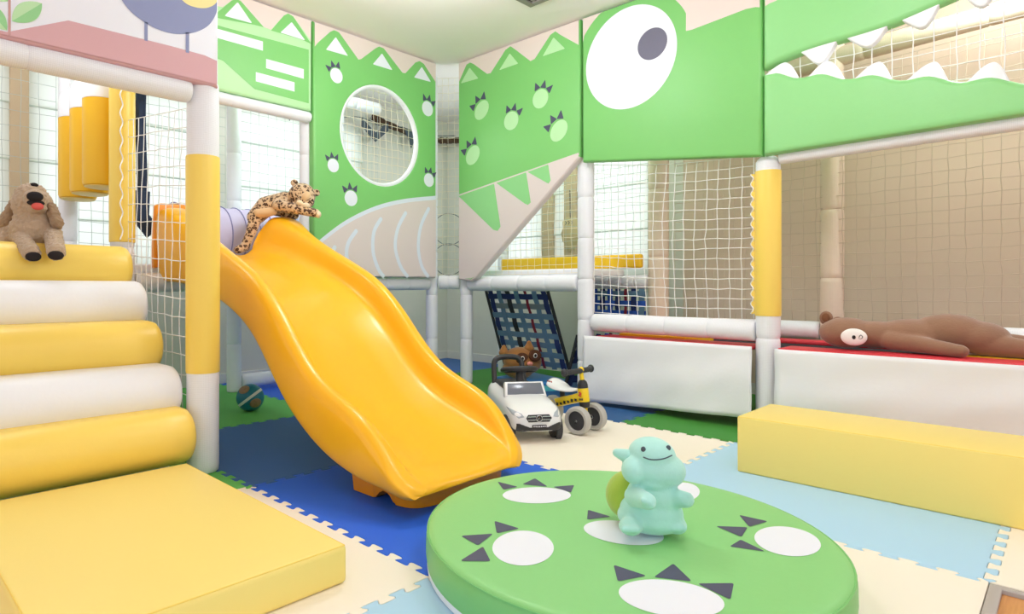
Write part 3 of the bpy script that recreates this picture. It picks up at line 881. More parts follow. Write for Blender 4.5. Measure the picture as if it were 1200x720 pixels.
o = obj('padded_panel', bm, ['green', 'pink', 'white_print', 'pupil'], angle=60)
tag(o, 'green padded panel with one huge round white eye', 'panel')

# ---- jaw panels with an open toothed mouth ----
YJ0 = rp(893.7, 150)[0]; YJ1 = -.72
def sm(a, b, t): return a+(b-a)*t
def mouth_top(y):                                   # lower edge of the upper jaw
    return 1.893 + (YJ0-y)*.138 + .012*math.sin((YJ0-y)*9)
def jaw_top(y):                                     # upper edge of the lower jaw
    s0 = s = (YJ0-y)
    if s > 1.0: s = 1.0+.2*(s-1.0)
    return 1.868 - .272*s + .012*math.cos(2*PI*(s0-.06)/.205)
def jaw_bot(y): return 1.447 + .016*(YJ0-y)
N = 90
ys = [YJ0 + (YJ1-YJ0)*i/N for i in range(N+1) if i in (0, N) or 3 <= i <= N-3]
ys_low = [y for y in ys]
bm = NB()
up = [(y, mouth_top(y)) for y in ys]
puffy(bm, up + [(YJ1, ZT), (YJ0, ZT)], R3, .06, .028, 0, 5)
decal(bm, [(YJ0-.012, ZT-.012), (YJ0-.012, c2(782, 26)[1]), c2(800, 14), c2(830, 2), (c2(860, 2)[0], ZT-.012)], R3, 1, 1)
uj = obj('padded_panel', bm, ['green_jaw_lit', 'pink'], angle=60)
tag(uj, 'lit-tone green upper jaw panel with white teeth hanging down', 'panel')
bm = NB()
lo = [(y, max(jaw_top(y), jaw_bot(y)+.05)) for y in ys]
puffy(bm, [(y, jaw_bot(y)) for y in (YJ0, YJ1)] + lo[::-1], R3, .06, .028, 0, 5)
lj = obj('padded_panel', bm, ['green_jaw_lit'], angle=60)
tag(lj, 'lit-tone green lower jaw panel with white teeth pointing up', 'panel')
def tooth(parent, ya, yt, yb, zbase, ztip, flat=.3, d0=.012, d1=.05):
    """rounded wavy tooth between ya and yb with its tip at yt"""
    bm = NB(); pts = []
    n = 16
    for i in range(n+1):
        t = i/n; y = ya+(yt-ya)*t; s = (.5-.5*math.cos(PI*t))**.62
        pts.append((y, zbase(y)+(ztip-zbase(y))*s))
    for i in range(1, n+1):
        t = i/n; y = yt+(yb-yt)*t; s = (.5+.5*math.cos(PI*t))**.62
        pts.append((y, zbase(y)+(ztip-zbase(y))*s))
    dz = .035 if ztip < zbase(yt) else -.035
    pts += [(yb, zbase(yb)+dz), (ya, zbase(ya)+dz)]
    puffy(bm, pts, lambda u, v, w: Vector((FR+d0+w, u, v)), d1-d0, .006, 0, 2)
    obj('tooth', bm, 'white_vinyl', parent, angle=60)
jt = lambda y: jaw_top(y)-.004
mt = lambda y: mouth_top(y)+.004
for a, t, b, z in ((1.122, 1.03, .965, 1.905), (.925, .842, .768, 1.862), (.732, .637, .585, 1.805), (.535, .437, .385, 1.752), (.329, .243, .19, 1.70), (.13, .05, .0, 1.645), (-.06, -.14, -.2, 1.59)):
    tooth(lj, a, t, b, jt, z)
for a, t, b, z in ((.955, .87, .80, 1.856), (.76, .672, .60, 1.886), (.55, .475, .415, 1.914), (.345, .275, .215, 1.942), (.14, .07, .01, 1.972)):
    tooth(uj, a, t, b, mt, z)

# ---- bird panel over the stair ----
bm = NB()
xr = bp(257, 60)[0]; xa = -.12; zb = 1.572
puffy(bm, [(xa, zb), (xr, zb), (xr, 2.46), (xa, 2.46)], B3, .06, .02, 0, 4)
e = .01
decal(bm, [(bp(0, 44)[0]-.0, zb+e), bp(80, 24), bp(200, 54), bp(240, 65), (xr-e, bp(256, 72)[1]), (xr-e, zb+e)], B3, 1, 1)
decal(bm, [(q[0], q[1]) for q in [bp(9.5, 42.5), bp(9.5, -60), bp(12.5, -60), bp(12.5, 41.5)]], B3, 2, 2)
def leaf2(p, q, w, m):
    p, q = Vector(bp(*p)), Vector(bp(*q)); d = q-p; n = Vector((-d.y, d.x)).normalized()
    decal(bm, [tuple(p + d*t + n*w*math.sin(PI*t)**.8) for t in [i/12 for i in range(13)]] + [tuple(p + d*t - n*w*math.sin(PI*t)**.8) for t in [1-i/12 for i in range(1, 12)]], B3, 2, m)
    decal(bm, [tuple(p + d*t) for t in (0, .5, 1)] + [tuple(p + d*t - n*w*.95*math.sin(PI*t)**.8) for t in [1-i/12 for i in range(1, 12)]], B3, 3, 4)
leaf2((14, 25), (49, 4), .030, 3); leaf2((8, 36), (-24, 0), .03, 3); leaf2((9, 2), (-22, -24), .03, 3); leaf2((14, -22), (48, -42), .03, 3)
bc = [bp(*q) for q in bez([(131, -42), (136, -14), (148, 8), (166, 24), (186, 35), (207, 40), (228, 38), (244, 30), (253, 16), (256, 0), (256, -30)], 6)]
decal(bm, [(min(q[0], xr-e), q[1]) for q in bc], B3, 2, 5)
decal(bm, [(min(bp(*q)[0], xr-e), bp(*q)[1]) for q in bez([(200, -30), (205, -12), (216, 3), (230, 9), (244, 9), (254, 2), (256, -14), (256, -30)], 5)], B3, 3, 6)
for lx, y0, y1 in ((171, 26, 48.5), (219.5, 38, 62.5)):
    decal(bm, [bp(lx-2, y0), bp(lx+2, y0), bp(lx+2, y1), bp(lx-2, y1-1)], B3, 2, 5)
o = obj('padded_panel', bm, ['white_print', 'mauve', 'stem', 'leaf_a', 'leaf_b', 'bird', 'bird_yellow'], angle=60)
edge_mat(o, lambda c: c.z < zb+.03, 1)
tag(o, 'white padded panel printed with a slate blue bird on a mauve hill', 'panel')

# ================================================================= SOFT BLOCKS
# landing mat
t = thing('landing_mat', 'flat yellow vinyl mat at the foot of the rolled stair', 'mat', (.59, 1.77, .014))
bm = NB(); rbox(bm, (.255, 1.287, .014), (.93, 2.30, .112), .014, seg=4); obj('cushion', bm, 'yellow_light', t)
bm = NB()
pp = [(.262, 1.293, .1095), (.923, 1.293, .1095), (.923, 2.29, .1095), (.262, 2.29, .1095)]
sweep(bm, pp, .0022, 6, closed=True)
obj('piping', bm, 'yellow_vinyl', t)

# rolled stair
t = thing('rolled_stair', 'soft stair of alternating yellow and white padded rolls', 'stair', (.58, 2.7, .014))
cs = [(2.418, .19, .107), (2.556, .343, .107), (2.757, .513, .108), (2.94, .685, .107), (3.135, .85, .107)]
def roll(y, z, r, xa, xb, m, label, depth=.10):
    bm = NB(); n = 20
    prof = [(y + r*math.sin(a), z + r*math.cos(a)) for a in [PI*(1+i/n) for i in range(n+1)]]     # front half, bottom to top
    prof = [(p[0], p[1]) for p in prof] + [(y+depth, z+r), (y+depth+r*.4, z+r*.9), (y+depth+r*.5, z+r*.5), (y+depth+r*.5, z-r*.6), (y+depth+r*.3, z-r)]
    loop = prof
    cy, cz = y+depth*.3, z
    xs = [(xa, .55), (xa+.006, .80), (xa+.018, .93), (xa+.04, 1), (xa+.12, 1.0), ((xa+xb)/2, 1.012), (xb-.12, 1.0), (xb-.04, 1), (xb-.018, .93), (xb-.006, .80), (xb, .55)]
    rings = [[bm.verts.new((x, cy+(p[0]-cy)*s, cz+(p[1]-cz)*s)) for p in loop] for x, s in xs]
    for A, B in zip(rings[:-1], rings[1:]):
        for i in range(len(loop)):
            j = (i+1) % len(loop); bm.faces.new((A[i], A[j], B[j], B[i]))
    bm.faces.new(rings[0]); bm.faces.new(rings[-1][::-1])
    return obj('roll', bm, m, t, angle=70, label=label)
for k, (y, z, r) in enumerate(cs):
    roll(y, z, r, .10, .988, 'yellow_vinyl' if k % 2 == 0 else 'white_vinyl', ('lowest yellow roll', 'lower white roll', 'middle yellow roll', 'upper white roll', 'topmost yellow roll')[k], .10 if k else .12)
bm = NB()
pf = [(2.45, .016), (3.36, .016), (3.36, .84), (3.22, .84), (2.52, .15)]
A = [bm.verts.new((.14, y, z)) for y, z in pf]; B = [bm.verts.new((.93, y, z)) for y, z in pf]
bm.faces.new(A); bm.faces.new(B[::-1])
for i in range(5): bm.faces.new((A[i], A[(i+1) % 5], B[(i+1) % 5], B[i]))
obj('base', bm, 'white_vinyl', t, smooth=False)

# round pad
pc, pr = Vector((1.519, .853)), .5255
t = thing('round_pad', 'large round green pad printed with white paw prints and dark claws', 'mat', (pc.x, pc.y, .014))
bm = NB()
lathe(bm, [(pr-.006, .014), (pr-.001, .018), (pr, .03), (pr, .034)], 96, Matrix.Translation((pc.x, pc.y, 0)), 0)
obj('bottom_band', bm, 'white_vinyl', t, label='white strip round the bottom edge')
bm = NB()
lathe(bm, [(pr, .034), (pr+.003, .06), (pr+.002, .10), (pr-.003, .113)], 96, Matrix.Translation((pc.x, pc.y, 0)), 0, caps=False)
obj('side', bm, 'green_pad_side', t)
def PT(u, v, w): return Vector((u, v, .1215-w))
bm = NB()
lathe(bm, [(pr-.003, .113), (pr-.008, .118), (pr-.02, .1205), (pr-.05, .1212), (pr-.3, .1213)], 96, Matrix.Translation((pc.x, pc.y, 0)), 0)
def zp(x, y): r = ray(x, y); k = (.1215-CH)/r.z; return (k*r.x, k*r.y)
for (x, y, rx, ry), claws in (
    ((613, 643, 36, 20.5), ((539, 658, 566, 641, 575, 658.5), (540, 628.5, 578, 626, 560, 640), (579.5, 611, 609, 620, 582, 625.5))),
    ((629, 581, 40, 9.5), ((583, 565, 607, 571, 590, 574.5), (612, 568, 627, 561, 642, 571), (648, 571, 673, 569, 669, 578))),
    ((787, 702, 62, 21), ((719, 662.5, 758, 675.5, 724, 682), (766, 677, 789, 661, 811, 682), (817, 684.5, 860, 684, 856, 703.5))),
    ((923, 635, 39, 17), ((866, 604, 900, 611.5, 878, 618), (838.5, 617, 876, 618.5, 869, 630), (855, 641, 868, 633, 897, 647))),
    ((731, 625, 47, 13.5), ((689, 598, 716, 606, 688, 609.5), (720, 600, 735, 594, 752, 604), (757, 606, 786, 607, 780, 615))),
    ((800, 577, 20, 11), ())):
    cx, cy = zp(x, y)
    el = []
    for i in range(48):
        a = 2*PI*i/48; el.append(zp(x+rx*math.cos(a), y+ry*math.sin(a) + (rx*math.cos(a))*(.12 if rx > 30 and x > 700 else 0)))
    decal(bm, el, PT, 1, 1)
    for q in claws:
        decal(bm, tri_round([zp(q[0], q[1]), zp(q[2], q[3]), zp(q[4], q[5])], .1), PT, 1, 2)
obj('top', bm, ['green_pad', 'white_print', 'claw'], t)
bm = NB(); sweep(bm, [(pc.x+(pr-.002)*math.cos(a), pc.y+(pr-.002)*math.sin(a), .1135) for a in [2*PI*i/96 for i in range(96)]], .003, 6, closed=True)
obj('piping', bm, 'green_pad_side', t)

# yellow bench block
t = thing('foam_bench', 'long pale yellow foam block in front of the trampoline skirt', 'bench', (2.82, .2, .014))
bm = NB(); rbox(bm, (2.632, -.55, .014), (3.02, .962, .240), .008, seg=3); obj('block', bm, 'yellow_light', t)
bm = NB(); sweep(bm, [(2.635, -.545, .237), (3.016, -.545, .237), (3.016, .958, .237), (2.635, .958, .237)], .0018, 6, closed=True); obj('piping', bm, 'yellow_vinyl', t)

# ================================================================= SLIDE
ST = [  # Y, rim z, bed z, skirt z, bed half, rim inner half, rim outer half, centre x
    (3.45, 1.200, .955, .79, .13, .225, .415, 1.645),
    (3.38, 1.200, .945, .79, .14, .225, .412, 1.645),
    (3.28, 1.165, .930, .79, .17, .245, .395, 1.64),
    (3.12, 1.085, .895, .77, .21, .270, .370, 1.63),
    (2.95, 1.015, .850, .745, .235, .280, .355, 1.625),
    (2.80, .955, .795, .70, .245, .285, .35, 1.625),
    (2.62, .885, .725, .635, .25, .287, .35, 1.625),
    (2.48, .825, .655, .56, .25, .287, .35, 1.625),
    (2.36, .750, .575, .445, .25, .287, .35, 1.625),
    (2.24, .645, .470, .32, .25, .287, .35, 1.625),
    (2.12, .520, .355, .235, .25, .287, .35, 1.625),
    (2.00, .425, .275, .172, .25, .287, .35, 1.625),
    (1.88, .375, .228, .128, .25, .287, .35, 1.625),
    (1.77, .340, .196, .105, .25, .287, .35, 1.625),
    (1.68, .295, .170, .094, .25, .285, .348, 1.625),
    (1.60, .225, .143, .088, .245, .275, .335, 1.622),
    (1.545, .170, .139, .082, .235, .268, .328, 1.612),
    (1.505, .142, .129, .075, .22, .255, .310, 1.600),
    (1.475, .123, .118, .075, .205, .235, .285, 1.588),
    (1.458, .103, .102, .085, .18, .21, .255, 1.578)]
bm = NB(); rings = []
for Y, zr, zb, zs, wb, wi, wo, xc in ST:
    dz = zr-zb
    half = [(0, zb), (wb*.5, zb+.001), (wb*.85, zb+.006+.02*min(1, dz/.1)), (wb+(wi-wb)*.35, zb+dz*.25), (wb+(wi-wb)*.7, zb+dz*.62), (wi, zr-dz*.12), (wi+(wo-wi)*.25, zr-.002), (wi+(wo-wi)*.7, zr), (wo, zr-.014), (wo+.012, zr-.045 if dz > .06 else zr-.014),
            (wo+.010, (zr*.6+zs*.4)-.01), (wo-.004, zs+.012), (wo-.02, zs), (wo-.045, zs+.012), (wb*.6, zs+.02 if zb-zs > .04 else zs+.006)]
    loop = [(xc+x, z) for x, z in half] + [(xc-x, z) for x, z in half[:0:-1]]
    rings.append([bm.verts.new((x, Y, z)) for x, z in loop])
for A, B in zip(rings[:-1], rings[1:]):
    n = len(A)
    for i in range(n): bm.faces.new((A[i], A[(i+1) % n], B[(i+1) % n], B[i]))
for rg, s in ((rings[0], 1), (rings[-1], -1)):
    # close each end by strips between the upper and the lower line
    n = len(rg); 
    k = 15
    up_ = [rg[i] for i in range(0, 9)] ; 
    f = bm.faces.new(rg if s == 1 else rg[::-1])
for f in list(bm.faces):
    if len(f.verts) > 4: bmesh.ops.triangulate(bm, faces=[f])
sl = thing('slide', 'orange yellow plastic wave slide coming down from the deck', 'slide', (1.62, 2.4, .014))
obj('chute', bm, 'slide', sl, angle=0, subsurf=2)
# foot under the lip, with an arched notch in each side
bm = NB()
def foot_ring(y, hw, z0, z1): return [(1.625-hw, y, z1), (1.625-hw*.94, y, z0), (1.625+hw*.94, y, z0), (1.625+hw, y, z1)]
fr = [(1.86, .275, .016, .14), (1.735, .272, .016, .12), (1.715, .271, .035, .12), (1.70, .27, .05, .12), (1.66, .27, .05, .118), (1.645, .27, .035, .115), (1.63, .268, .016, .115), (1.575, .255, .016, .11), (1.545, .225, .016, .105), (1.53, .17, .016, .10)]
rr = [[bm.verts.new(p) for p in foot_ring(*a)] for a in fr]
for A, B in zip(rr[:-1], rr[1:]):
    for i in range(4): bm.faces.new((A[i], A[(i+1) % 4], B[(i+1) % 4], B[i]))
bm.faces.new(rr[0][::-1]); bm.faces.new(rr[-1])
bmesh.ops.bevel(bm, geom=[e for e in bm.edges if abs((e.verts[0].co-e.verts[1].co).normalized().y) < .3 and abs((e.verts[0].co-e.verts[1].co).normalized().x) < .3], offset=.006, segments=2, affect='EDGES')
obj('foot', bm, 'slide_foot', sl, angle=50, label='orange hollow foot under the lip')
# tall entrance wing on the stair side
bm = NB(); 
wing = [(1.215, .87), (1.40, .87), (1.405, 1.19), (1.385, 1.225), (1.255, 1.222), (1.222, 1.205)]
puffy(bm, wing, lambda u, v, w: Vector((u, 3.452+w, v)), .035, .01, 0, 3)
obj('entrance_wing', bm, 'slide_foot', sl)

# ================================================================= HANGING BAGS
def bag(x, y, zb, label):
    t = thing('hanging_bag', label, 'punch bag', (x, y, zb), 0, 'yellow hanging bags over the stair')
    bm = NB(); r = .099
    lathe(bm, [(.001, 0), (r*.8, .0), (r*.95, .006), (r, .02), (r, .46)], 28); obj('body', bm, 'yellow_deep', t, local=True)
    bm = NB(); lathe(bm, [(r, .46), (r+.002, .462), (r+.001, .55), (r*.9, .60), (r*.75, .62), (.03, .635), (.001, .636)], 28); obj('top_cuff', bm, 'white_vinyl', t, local=True)
    bm = NB(); lathe(bm, [(.001, -.004), (r*.78, -.004), (r*.9, -.001), (r*.9, .002)], 28); obj('bottom_disc', bm, 'yellow_light', t, local=True)
    for k in range(3):
        a = 2*PI*k/3; bm = NB()
        sweep(bm, [(r*.8*math.cos(a), r*.8*math.sin(a), .60), (r*.5*math.cos(a), r*.5*math.sin(a), .72), (0, 0, .82)], .007, 6, flat=.3)
        obj('strap', bm, 'white_vinyl', t, local=True)
    bm = NB(); sweep(bm, [(0, 0, .81), (0, 0, 2.36-zb)], .009, 8); obj('rope', bm, 'net_white', t, local=True)
    return t
bag(.995, 4.04, 1.275, 'yellow hanging bag furthest from the laced yellow post')
bag(1.005, 3.835, 1.285, 'yellow hanging bag in the middle of the row of three')
bag(1.015, 3.63, 1.30, 'yellow hanging bag next to the laced yellow post')
bm = NB()
# clear plastic clip hanging between the straps
# ================================================================= TRAMPOLINE
t = thing('trampoline', 'low trampoline with dark bed and red and yellow edge pads', 'trampoline', (3.85, .6, .014))
bm = NB(); rbox(bm, (3.62, -.68, .42), (4.10, 2.12, .432), .004); obj('jump_bed', bm, 'jump', t)
for y0, y1 in ((-.68, 1.068), (1.198, 2.14)):
    bm = NB(); rbox(bm, (3.455, y0, .428), (3.66, y1, .452), .01); obj('front_pad', bm, 'red', t)
bm = NB(); rbox(bm, (4.02, -.68, .428), (4.13, 2.14, .455), .01); obj('back_pad', bm, 'red', t)
bm = NB()
A = [(3.62, 2.05), (3.62, 1.62), (3.74, 1.50), (4.0, 1.95), (4.0, 2.05)]
puffy(bm, A, lambda u, v, w: Vector((u, v, .468-w)), .034, .008, 0, 3); obj('cross_pad', bm, 'yellow_deep', t, label='yellow pad across the bed')
bm = NB(); rbox(bm, (3.66, -.2, .430), (4.02, .42, .452), .008); obj('cross_pad', bm, 'yellow_deep', t, label='yellow pad under the bear')
for y in (2.0, 1.3, .1, -.6):
    for x in (3.64, 4.08):
        bm = NB(); lathe(bm, [(.02, .014), (.02, .43)], 12, Matrix.Translation((x, y, 0))); obj('leg', bm, 'frame', t)

def skirt(y0, y1, zt, z0a, z0b, label, seed):
    """hanging cloth with soft creases"""
    rnd = random.Random(seed); ph = [rnd.uniform(0, 6.3) for _ in range(6)]
    bm = NB(); nu, nv = 60, 16; rows = []
    for i in range(nu+1):
        u = i/nu; y = y0+(y1-y0)*u; row = []
        for j in range(nv+1):
            v = j/nv; z = zt + (z0a+(z0b-z0a)*u - zt)*v
            w = .006*math.sin(7*u+ph[0]+2*v)*v + .004*math.sin(17*u+ph[1]-3*v)*v + .003*math.sin(11*v+5*u+ph[2]) + .0015*math.sin(31*u+13*v+ph[3])
            row.append(bm.verts.new((3.447-w-.004*v, y, z)))
        rows.append(row)
    for A, B in zip(rows[:-1], rows[1:]):
        for j in range(nv): bm.faces.new((A[j], A[j+1], B[j+1], B[j]))
    o = obj('skirt', bm, 'white_vinyl', angle=0)
    md = o.modifiers.new('thick', 'SOLIDIFY'); md.thickness = .003
    tag(o, label, 'trampoline skirt', 'white cloth skirts round the trampoline')
skirt(2.205, 1.185, .452, .03, .075, 'short white cloth skirt between the middle and the yellow topped post', 1)
skirt(1.075, -.8, .448, .07, .08, 'long white cloth skirt behind the yellow foam block', 2)

# ================================================================= STRAP CLIMBING NETS
def strap_net(P00, P10, P01, P11, label, rows, cols, w=.05, frame=True, m_v=None, m_h=None, extra=None):
    P00, P10, P01, P11 = map(Vector, (P00, P10, P01, P11))
    nrm = (P10-P00).cross(P01-P00).normalized()
    at = lambda u, v: (1-u)*(1-v)*P00 + u*(1-v)*P10 + (1-u)*v*P01 + u*v*P11
    t = thing('strap_net', label, 'climbing net', (P00+P10)/2, 0, 'woven strap climbing nets')
    mv = m_v or ['strap_navy', 'strap_bright', 'strap_blue', 'strap_black', 'strap_blue', 'strap_red', 'strap_blue', 'strap_navy', 'strap_blue']
    mh = m_h or ['strap_navy', 'strap_navy', 'strap_grey', 'strap_blue', 'strap_blue', 'strap_navy', 'strap_blue']
    def strap(a, b, phase, m, wd, nseg, along_v):
        bm = NB(); A, B = [], []
        d = (b-a).normalized(); s = d.cross(nrm)
        pr = []
        for i in range(nseg*4+1):
            k = i/(nseg*4); c = a+(b-a)*k + nrm*.004*math.sin(PI*(k*nseg)+phase)
            pr.append([bm.verts.new(c+s*wd/2+nrm*.0012), bm.verts.new(c-s*wd/2+nrm*.0012), bm.verts.new(c-s*wd/2-nrm*.0012), bm.verts.new(c+s*wd/2-nrm*.0012)])
        for P, Q in zip(pr[:-1], pr[1:]):
            for q in range(4): bm.faces.new((P[q], P[(q+1) % 4], Q[(q+1) % 4], Q[q]))
        bm.faces.new(pr[0]); bm.faces.new(pr[-1][::-1])
        obj('strap', bm, m, t, angle=60, label={'strap_red': 'maroon strap', 'strap_black': 'black strap', 'strap_bright': 'bright blue strap', 'strap_grey': 'grey strap'}.get(m))
    for c in range(cols):
        u = (c+.5)/cols
        strap(at(u, 0), at(u, 1), (c % 2)*PI, mv[c % len(mv)], w*(.55 if mv[c % len(mv)] == 'strap_red' else 1), rows, True)
    for r_ in range(rows):
        v = (r_+.5)/rows
        strap(at(0, v), at(1, v), (r_ % 2)*PI+PI/2*0+PI, mh[r_ % len(mh)], w, cols, False)
    if frame:
        for a, b in ((P00, P01), (P10, P11)):
            bm = NB(); sweep(bm, [a, b], .012, 8); obj('edge_bar', bm, 'strap_black', t)
    return t
rampx = .0
sn = strap_net((3.88, 3.22, .14), (3.88, 2.60, .14), (3.66, 3.25, .80), (3.66, 2.66, .80), 'woven blue strap ramp with black edges above the blue floor cushion', 9, 7, .044,
    m_v=['strap_navy', 'strap_blue', 'strap_black', 'strap_blue', 'strap_red', 'strap_blue', 'strap_navy'], m_h=['strap_blue', 'strap_blue', 'strap_blue', 'strap_blue', 'strap_blue', 'strap_blue', 'strap_grey', 'strap_navy', 'strap_navy'])
strap_net((3.74, 2.545, .05), (4.10, 2.50, .05), (3.80, 2.48, .42), (4.12, 2.40, .42), 'short woven strap side net between the blue cushion and the white post', 4, 4, .05,
    m_v=['strap_navy', 'strap_blue', 'strap_navy', 'strap_bright'], m_h=['strap_navy', 'strap_blue', 'strap_navy', 'strap_blue'])
strap_net((4.17, 2.66, .46), (4.17, 2.15, .46), (4.17, 2.66, .75), (4.17, 2.15, .75), 'woven blue strap net far behind the white corded net', 4, 8, .042, frame=False,
    m_v=['strap_navy', 'strap_bright', 'strap_navy', 'strap_bright', 'strap_navy', 'strap_red', 'strap_navy', 'strap_blue'], m_h=['strap_navy', 'strap_bright', 'strap_bright', 'strap_blue'])
t = thing('floor_cushion', 'flat blue floor cushion with cyan side at the foot of the strap ramp', 'cushion', (3.75, 2.9, .014))
bm = NB(); A = [(3.62, 3.10), (3.62, 2.66), (3.72, 2.60), (3.90, 2.62), (4.05, 3.10)]
puffy(bm, A, lambda u, v, w: Vector((u, v, .075-w)), .02, .008, 0, 3); obj('cover', bm, 'pad_blue', t)
bm = NB(); puffy(bm, inset(ccw(A), .002), lambda u, v, w: Vector((u, v, .055-w)), .041, .004, 0, 2); obj('side', bm, 'pad_cyan', t, label='cyan side')

# ================================================================= SMALL HANGING THINGS, TUNNEL
t = thing('crawl_tunnel', 'lavender cloth crawl tunnel lying on the deck behind the slide', 'tunnel', (1.85, 3.85, .89))
a, b = Vector((1.46, 3.83, 1.085)), Vector((2.34, 3.86, 1.085)); R = .195
bm = NB(); n = 9; prof = []
L = (b-a).length
for k in range(n):
    z = L*k/n
    prof += [(R, z), (R-.006, z+L/n*.5)]
prof.append((R, L))
lathe(bm, prof, 40, Matrix.Translation(a) @ frame_z(b-a), caps=False)
o = obj('cloth', bm, 'lavender', t); md = o.modifiers.new('thick', 'SOLIDIFY'); md.thickness = .003
d = (b-a).normalized(); ex = Vector((0, 0, 1)); ey = d.cross(ex)
for k in range(n+1):
    bm = NB(); c = a+d*L*k/n
    sweep(bm, [c + (R+.001)*(ex*math.cos(q)+ey*math.sin(q)) for q in [2*PI*i/40 for i in range(40)]], .004, 6, closed=True)
    obj('hoop', bm, 'lavender_rib', t)

t = thing('navy_sash', 'long dark navy cloth streamer hanging beside the laced yellow post', 'streamer', (1.21, 3.6, 1.05))
bm = NB(); rows = []
for i in range(40):
    k = i/39; z = 2.2-(2.2-1.25)*k; x = 1.205+.004*math.sin(9*k); y = 3.62
    rows.append([bm.verts.new((x-.026, y, z)), bm.verts.new((x-.01, y-.012+.004*math.sin(20*k), z)), bm.verts.new((x+.012, y-.004, z)), bm.verts.new((x+.026, y-.014, z))])
for A, B in zip(rows[:-1], rows[1:]):
    for q in range(3): bm.faces.new((A[q], A[q+1], B[q+1], B[q]))
o = obj('ribbon', bm, 'navy_cloth', t); md = o.modifiers.new('thick', 'SOLIDIFY'); md.thickness = .004
bm = NB(); lo = [(1.165, 1.30), (1.25, 1.30), (1.245, 1.17), (1.30, 1.10), (1.235, 1.04), (1.165, 1.13)]
puffy(bm, lo, lambda u, v, w: Vector((u, 3.60+w, v)), .02, .006, 0, 3); obj('tail', bm, 'navy_cloth', t)

# bunting flags along the back windows
bm = NB()
t = thing('bunting', 'string of dark navy triangular flags across the back windows', 'bunting', (2.6, 4.5, 2.15))
pts = []
for i in range(41):
    k = i/40; pts.append((1.9+2.5*k, 4.50, 2.30-.04*math.sin(PI*k*5)**2))
pts = [(1.86, 4.615, 2.34)] + pts + [(4.615, 4.5, 2.34)]
bm = NB(); sweep(bm, pts, .004, 5); obj('string', bm, 'flag', t)
for k, (x, z, w, h) in enumerate(((2.19, 2.31, .17, .17), (2.36, 2.29, .13, .12), (2.66, 2.31, .17, .18), (2.9, 2.30, .13, .12), (4.0, 2.28, .17, .17))):
    bm = NB(); puffy(bm, [(x-w/2, z), (x, z-h), (x+w/2, z)], lambda u, v, q: Vector((u, 4.492+q, v)), .004, .001, 0, 1); obj('flag', bm, 'flag', t)
bm = NB(); puffy(bm, [(3.39, 2.30), (3.39, 2.22), (3.555, 2.10), (3.71, 2.23), (3.71, 2.31), (3.56, 2.19)], lambda u, v, q: Vector((u, 4.490+q, v)), .004, .001, 0, 1); obj('flag', bm, 'flag', t, label='wide chevron flag')

# brown garland near the top of the right wall corner
t = thing('leaf_garland', 'dark brown twisted garland strung high in the far corner', 'garland', (4.5, 3.8, 2.1))
bm = NB(); g = random.Random(5)
P = bez([(3.55, 4.53, 2.34), (3.95, 4.52, 2.27), (4.35, 4.50, 2.25), (4.53, 4.25, 2.25), (4.53, 3.7, 2.28), (4.53, 3.3, 2.33)], 14)
sweep(bm, P, [.022+.012*g.random() for _ in P], 7)
for p in P[::1]:
    for _ in range(3):
        d = Vector((g.uniform(-1, 1), g.uniform(-1, 1), g.uniform(-1, 1))).normalized(); s = d.orthogonal().normalized()
        q = p + d*.015
        vs = [bm.verts.new(q-s*.012), bm.verts.new(q+d*.03), bm.verts.new(q+s*.012), bm.verts.new(q+d.cross(s)*.006)]
        bm.faces.new((vs[0], vs[1], vs[3])); bm.faces.new((vs[1], vs[2], vs[3])); bm.faces.new((vs[2], vs[0], vs[3])); bm.faces.new((vs[0], vs[2], vs[1]))
obj('twist', bm, 'garland', t, angle=30)

t = thing('leaf_card', 'dry leaf shaped card hanging on the tan jamb beside the middle white post', 'decoration', (4.52, 3.05, 1.1))
bm = NB(); z0 = 1.09
lo = [(3.045, 1.06), (3.02, 1.09), (3.0, 1.08), (2.975, 1.13), (2.95, 1.15), (2.955, 1.22), (2.94, 1.27), (2.96, 1.33), (2.99, 1.37), (3.03, 1.36), (3.08, 1.37), (3.12, 1.33), (3.115, 1.28), (3.135, 1.23), (3.12, 1.16), (3.09, 1.13), (3.075, 1.08)]
puffy(bm, lo, lambda u, v, w: Vector((4.5425+w, u, v)), .008, .002, 0, 1); obj('card', bm, 'leaf_card', t, angle=60)
bm = NB(); sweep(bm, [(4.545, 3.04, 1.36), (4.547, 3.045, 1.6)], .003, 5); obj('string', bm, 'stitch', t)
bm = NB()
for k in range(3): sweep(bm, [(4.541, 3.09-.03*k, 1.335), (4.541, 3.075-.03*k, 1.32), (4.541, 3.088-.03*k, 1.305)], .003, 4)
obj('mark', bm, 'stitch', t)

for k, (z, l) in enumerate(((1.24, 'upper thin dark wire ring behind the corner net'), (.99, 'lower thin dark wire ring behind the corner net'))):
    bm = NB(); c = Vector((3.62, 3.60, z)); e1 = Vector((.7208, -.693, 0))
    sweep(bm, [c + .13*(e1*math.cos(q)+Vector((0, 0, 1))*math.sin(q)) for q in [2*PI*i/40 for i in range(40)]], .003, 6, closed=True)
    tag(obj('wire_ring', bm, 'stitch'), l, 'ring', 'wire rings in the corner')

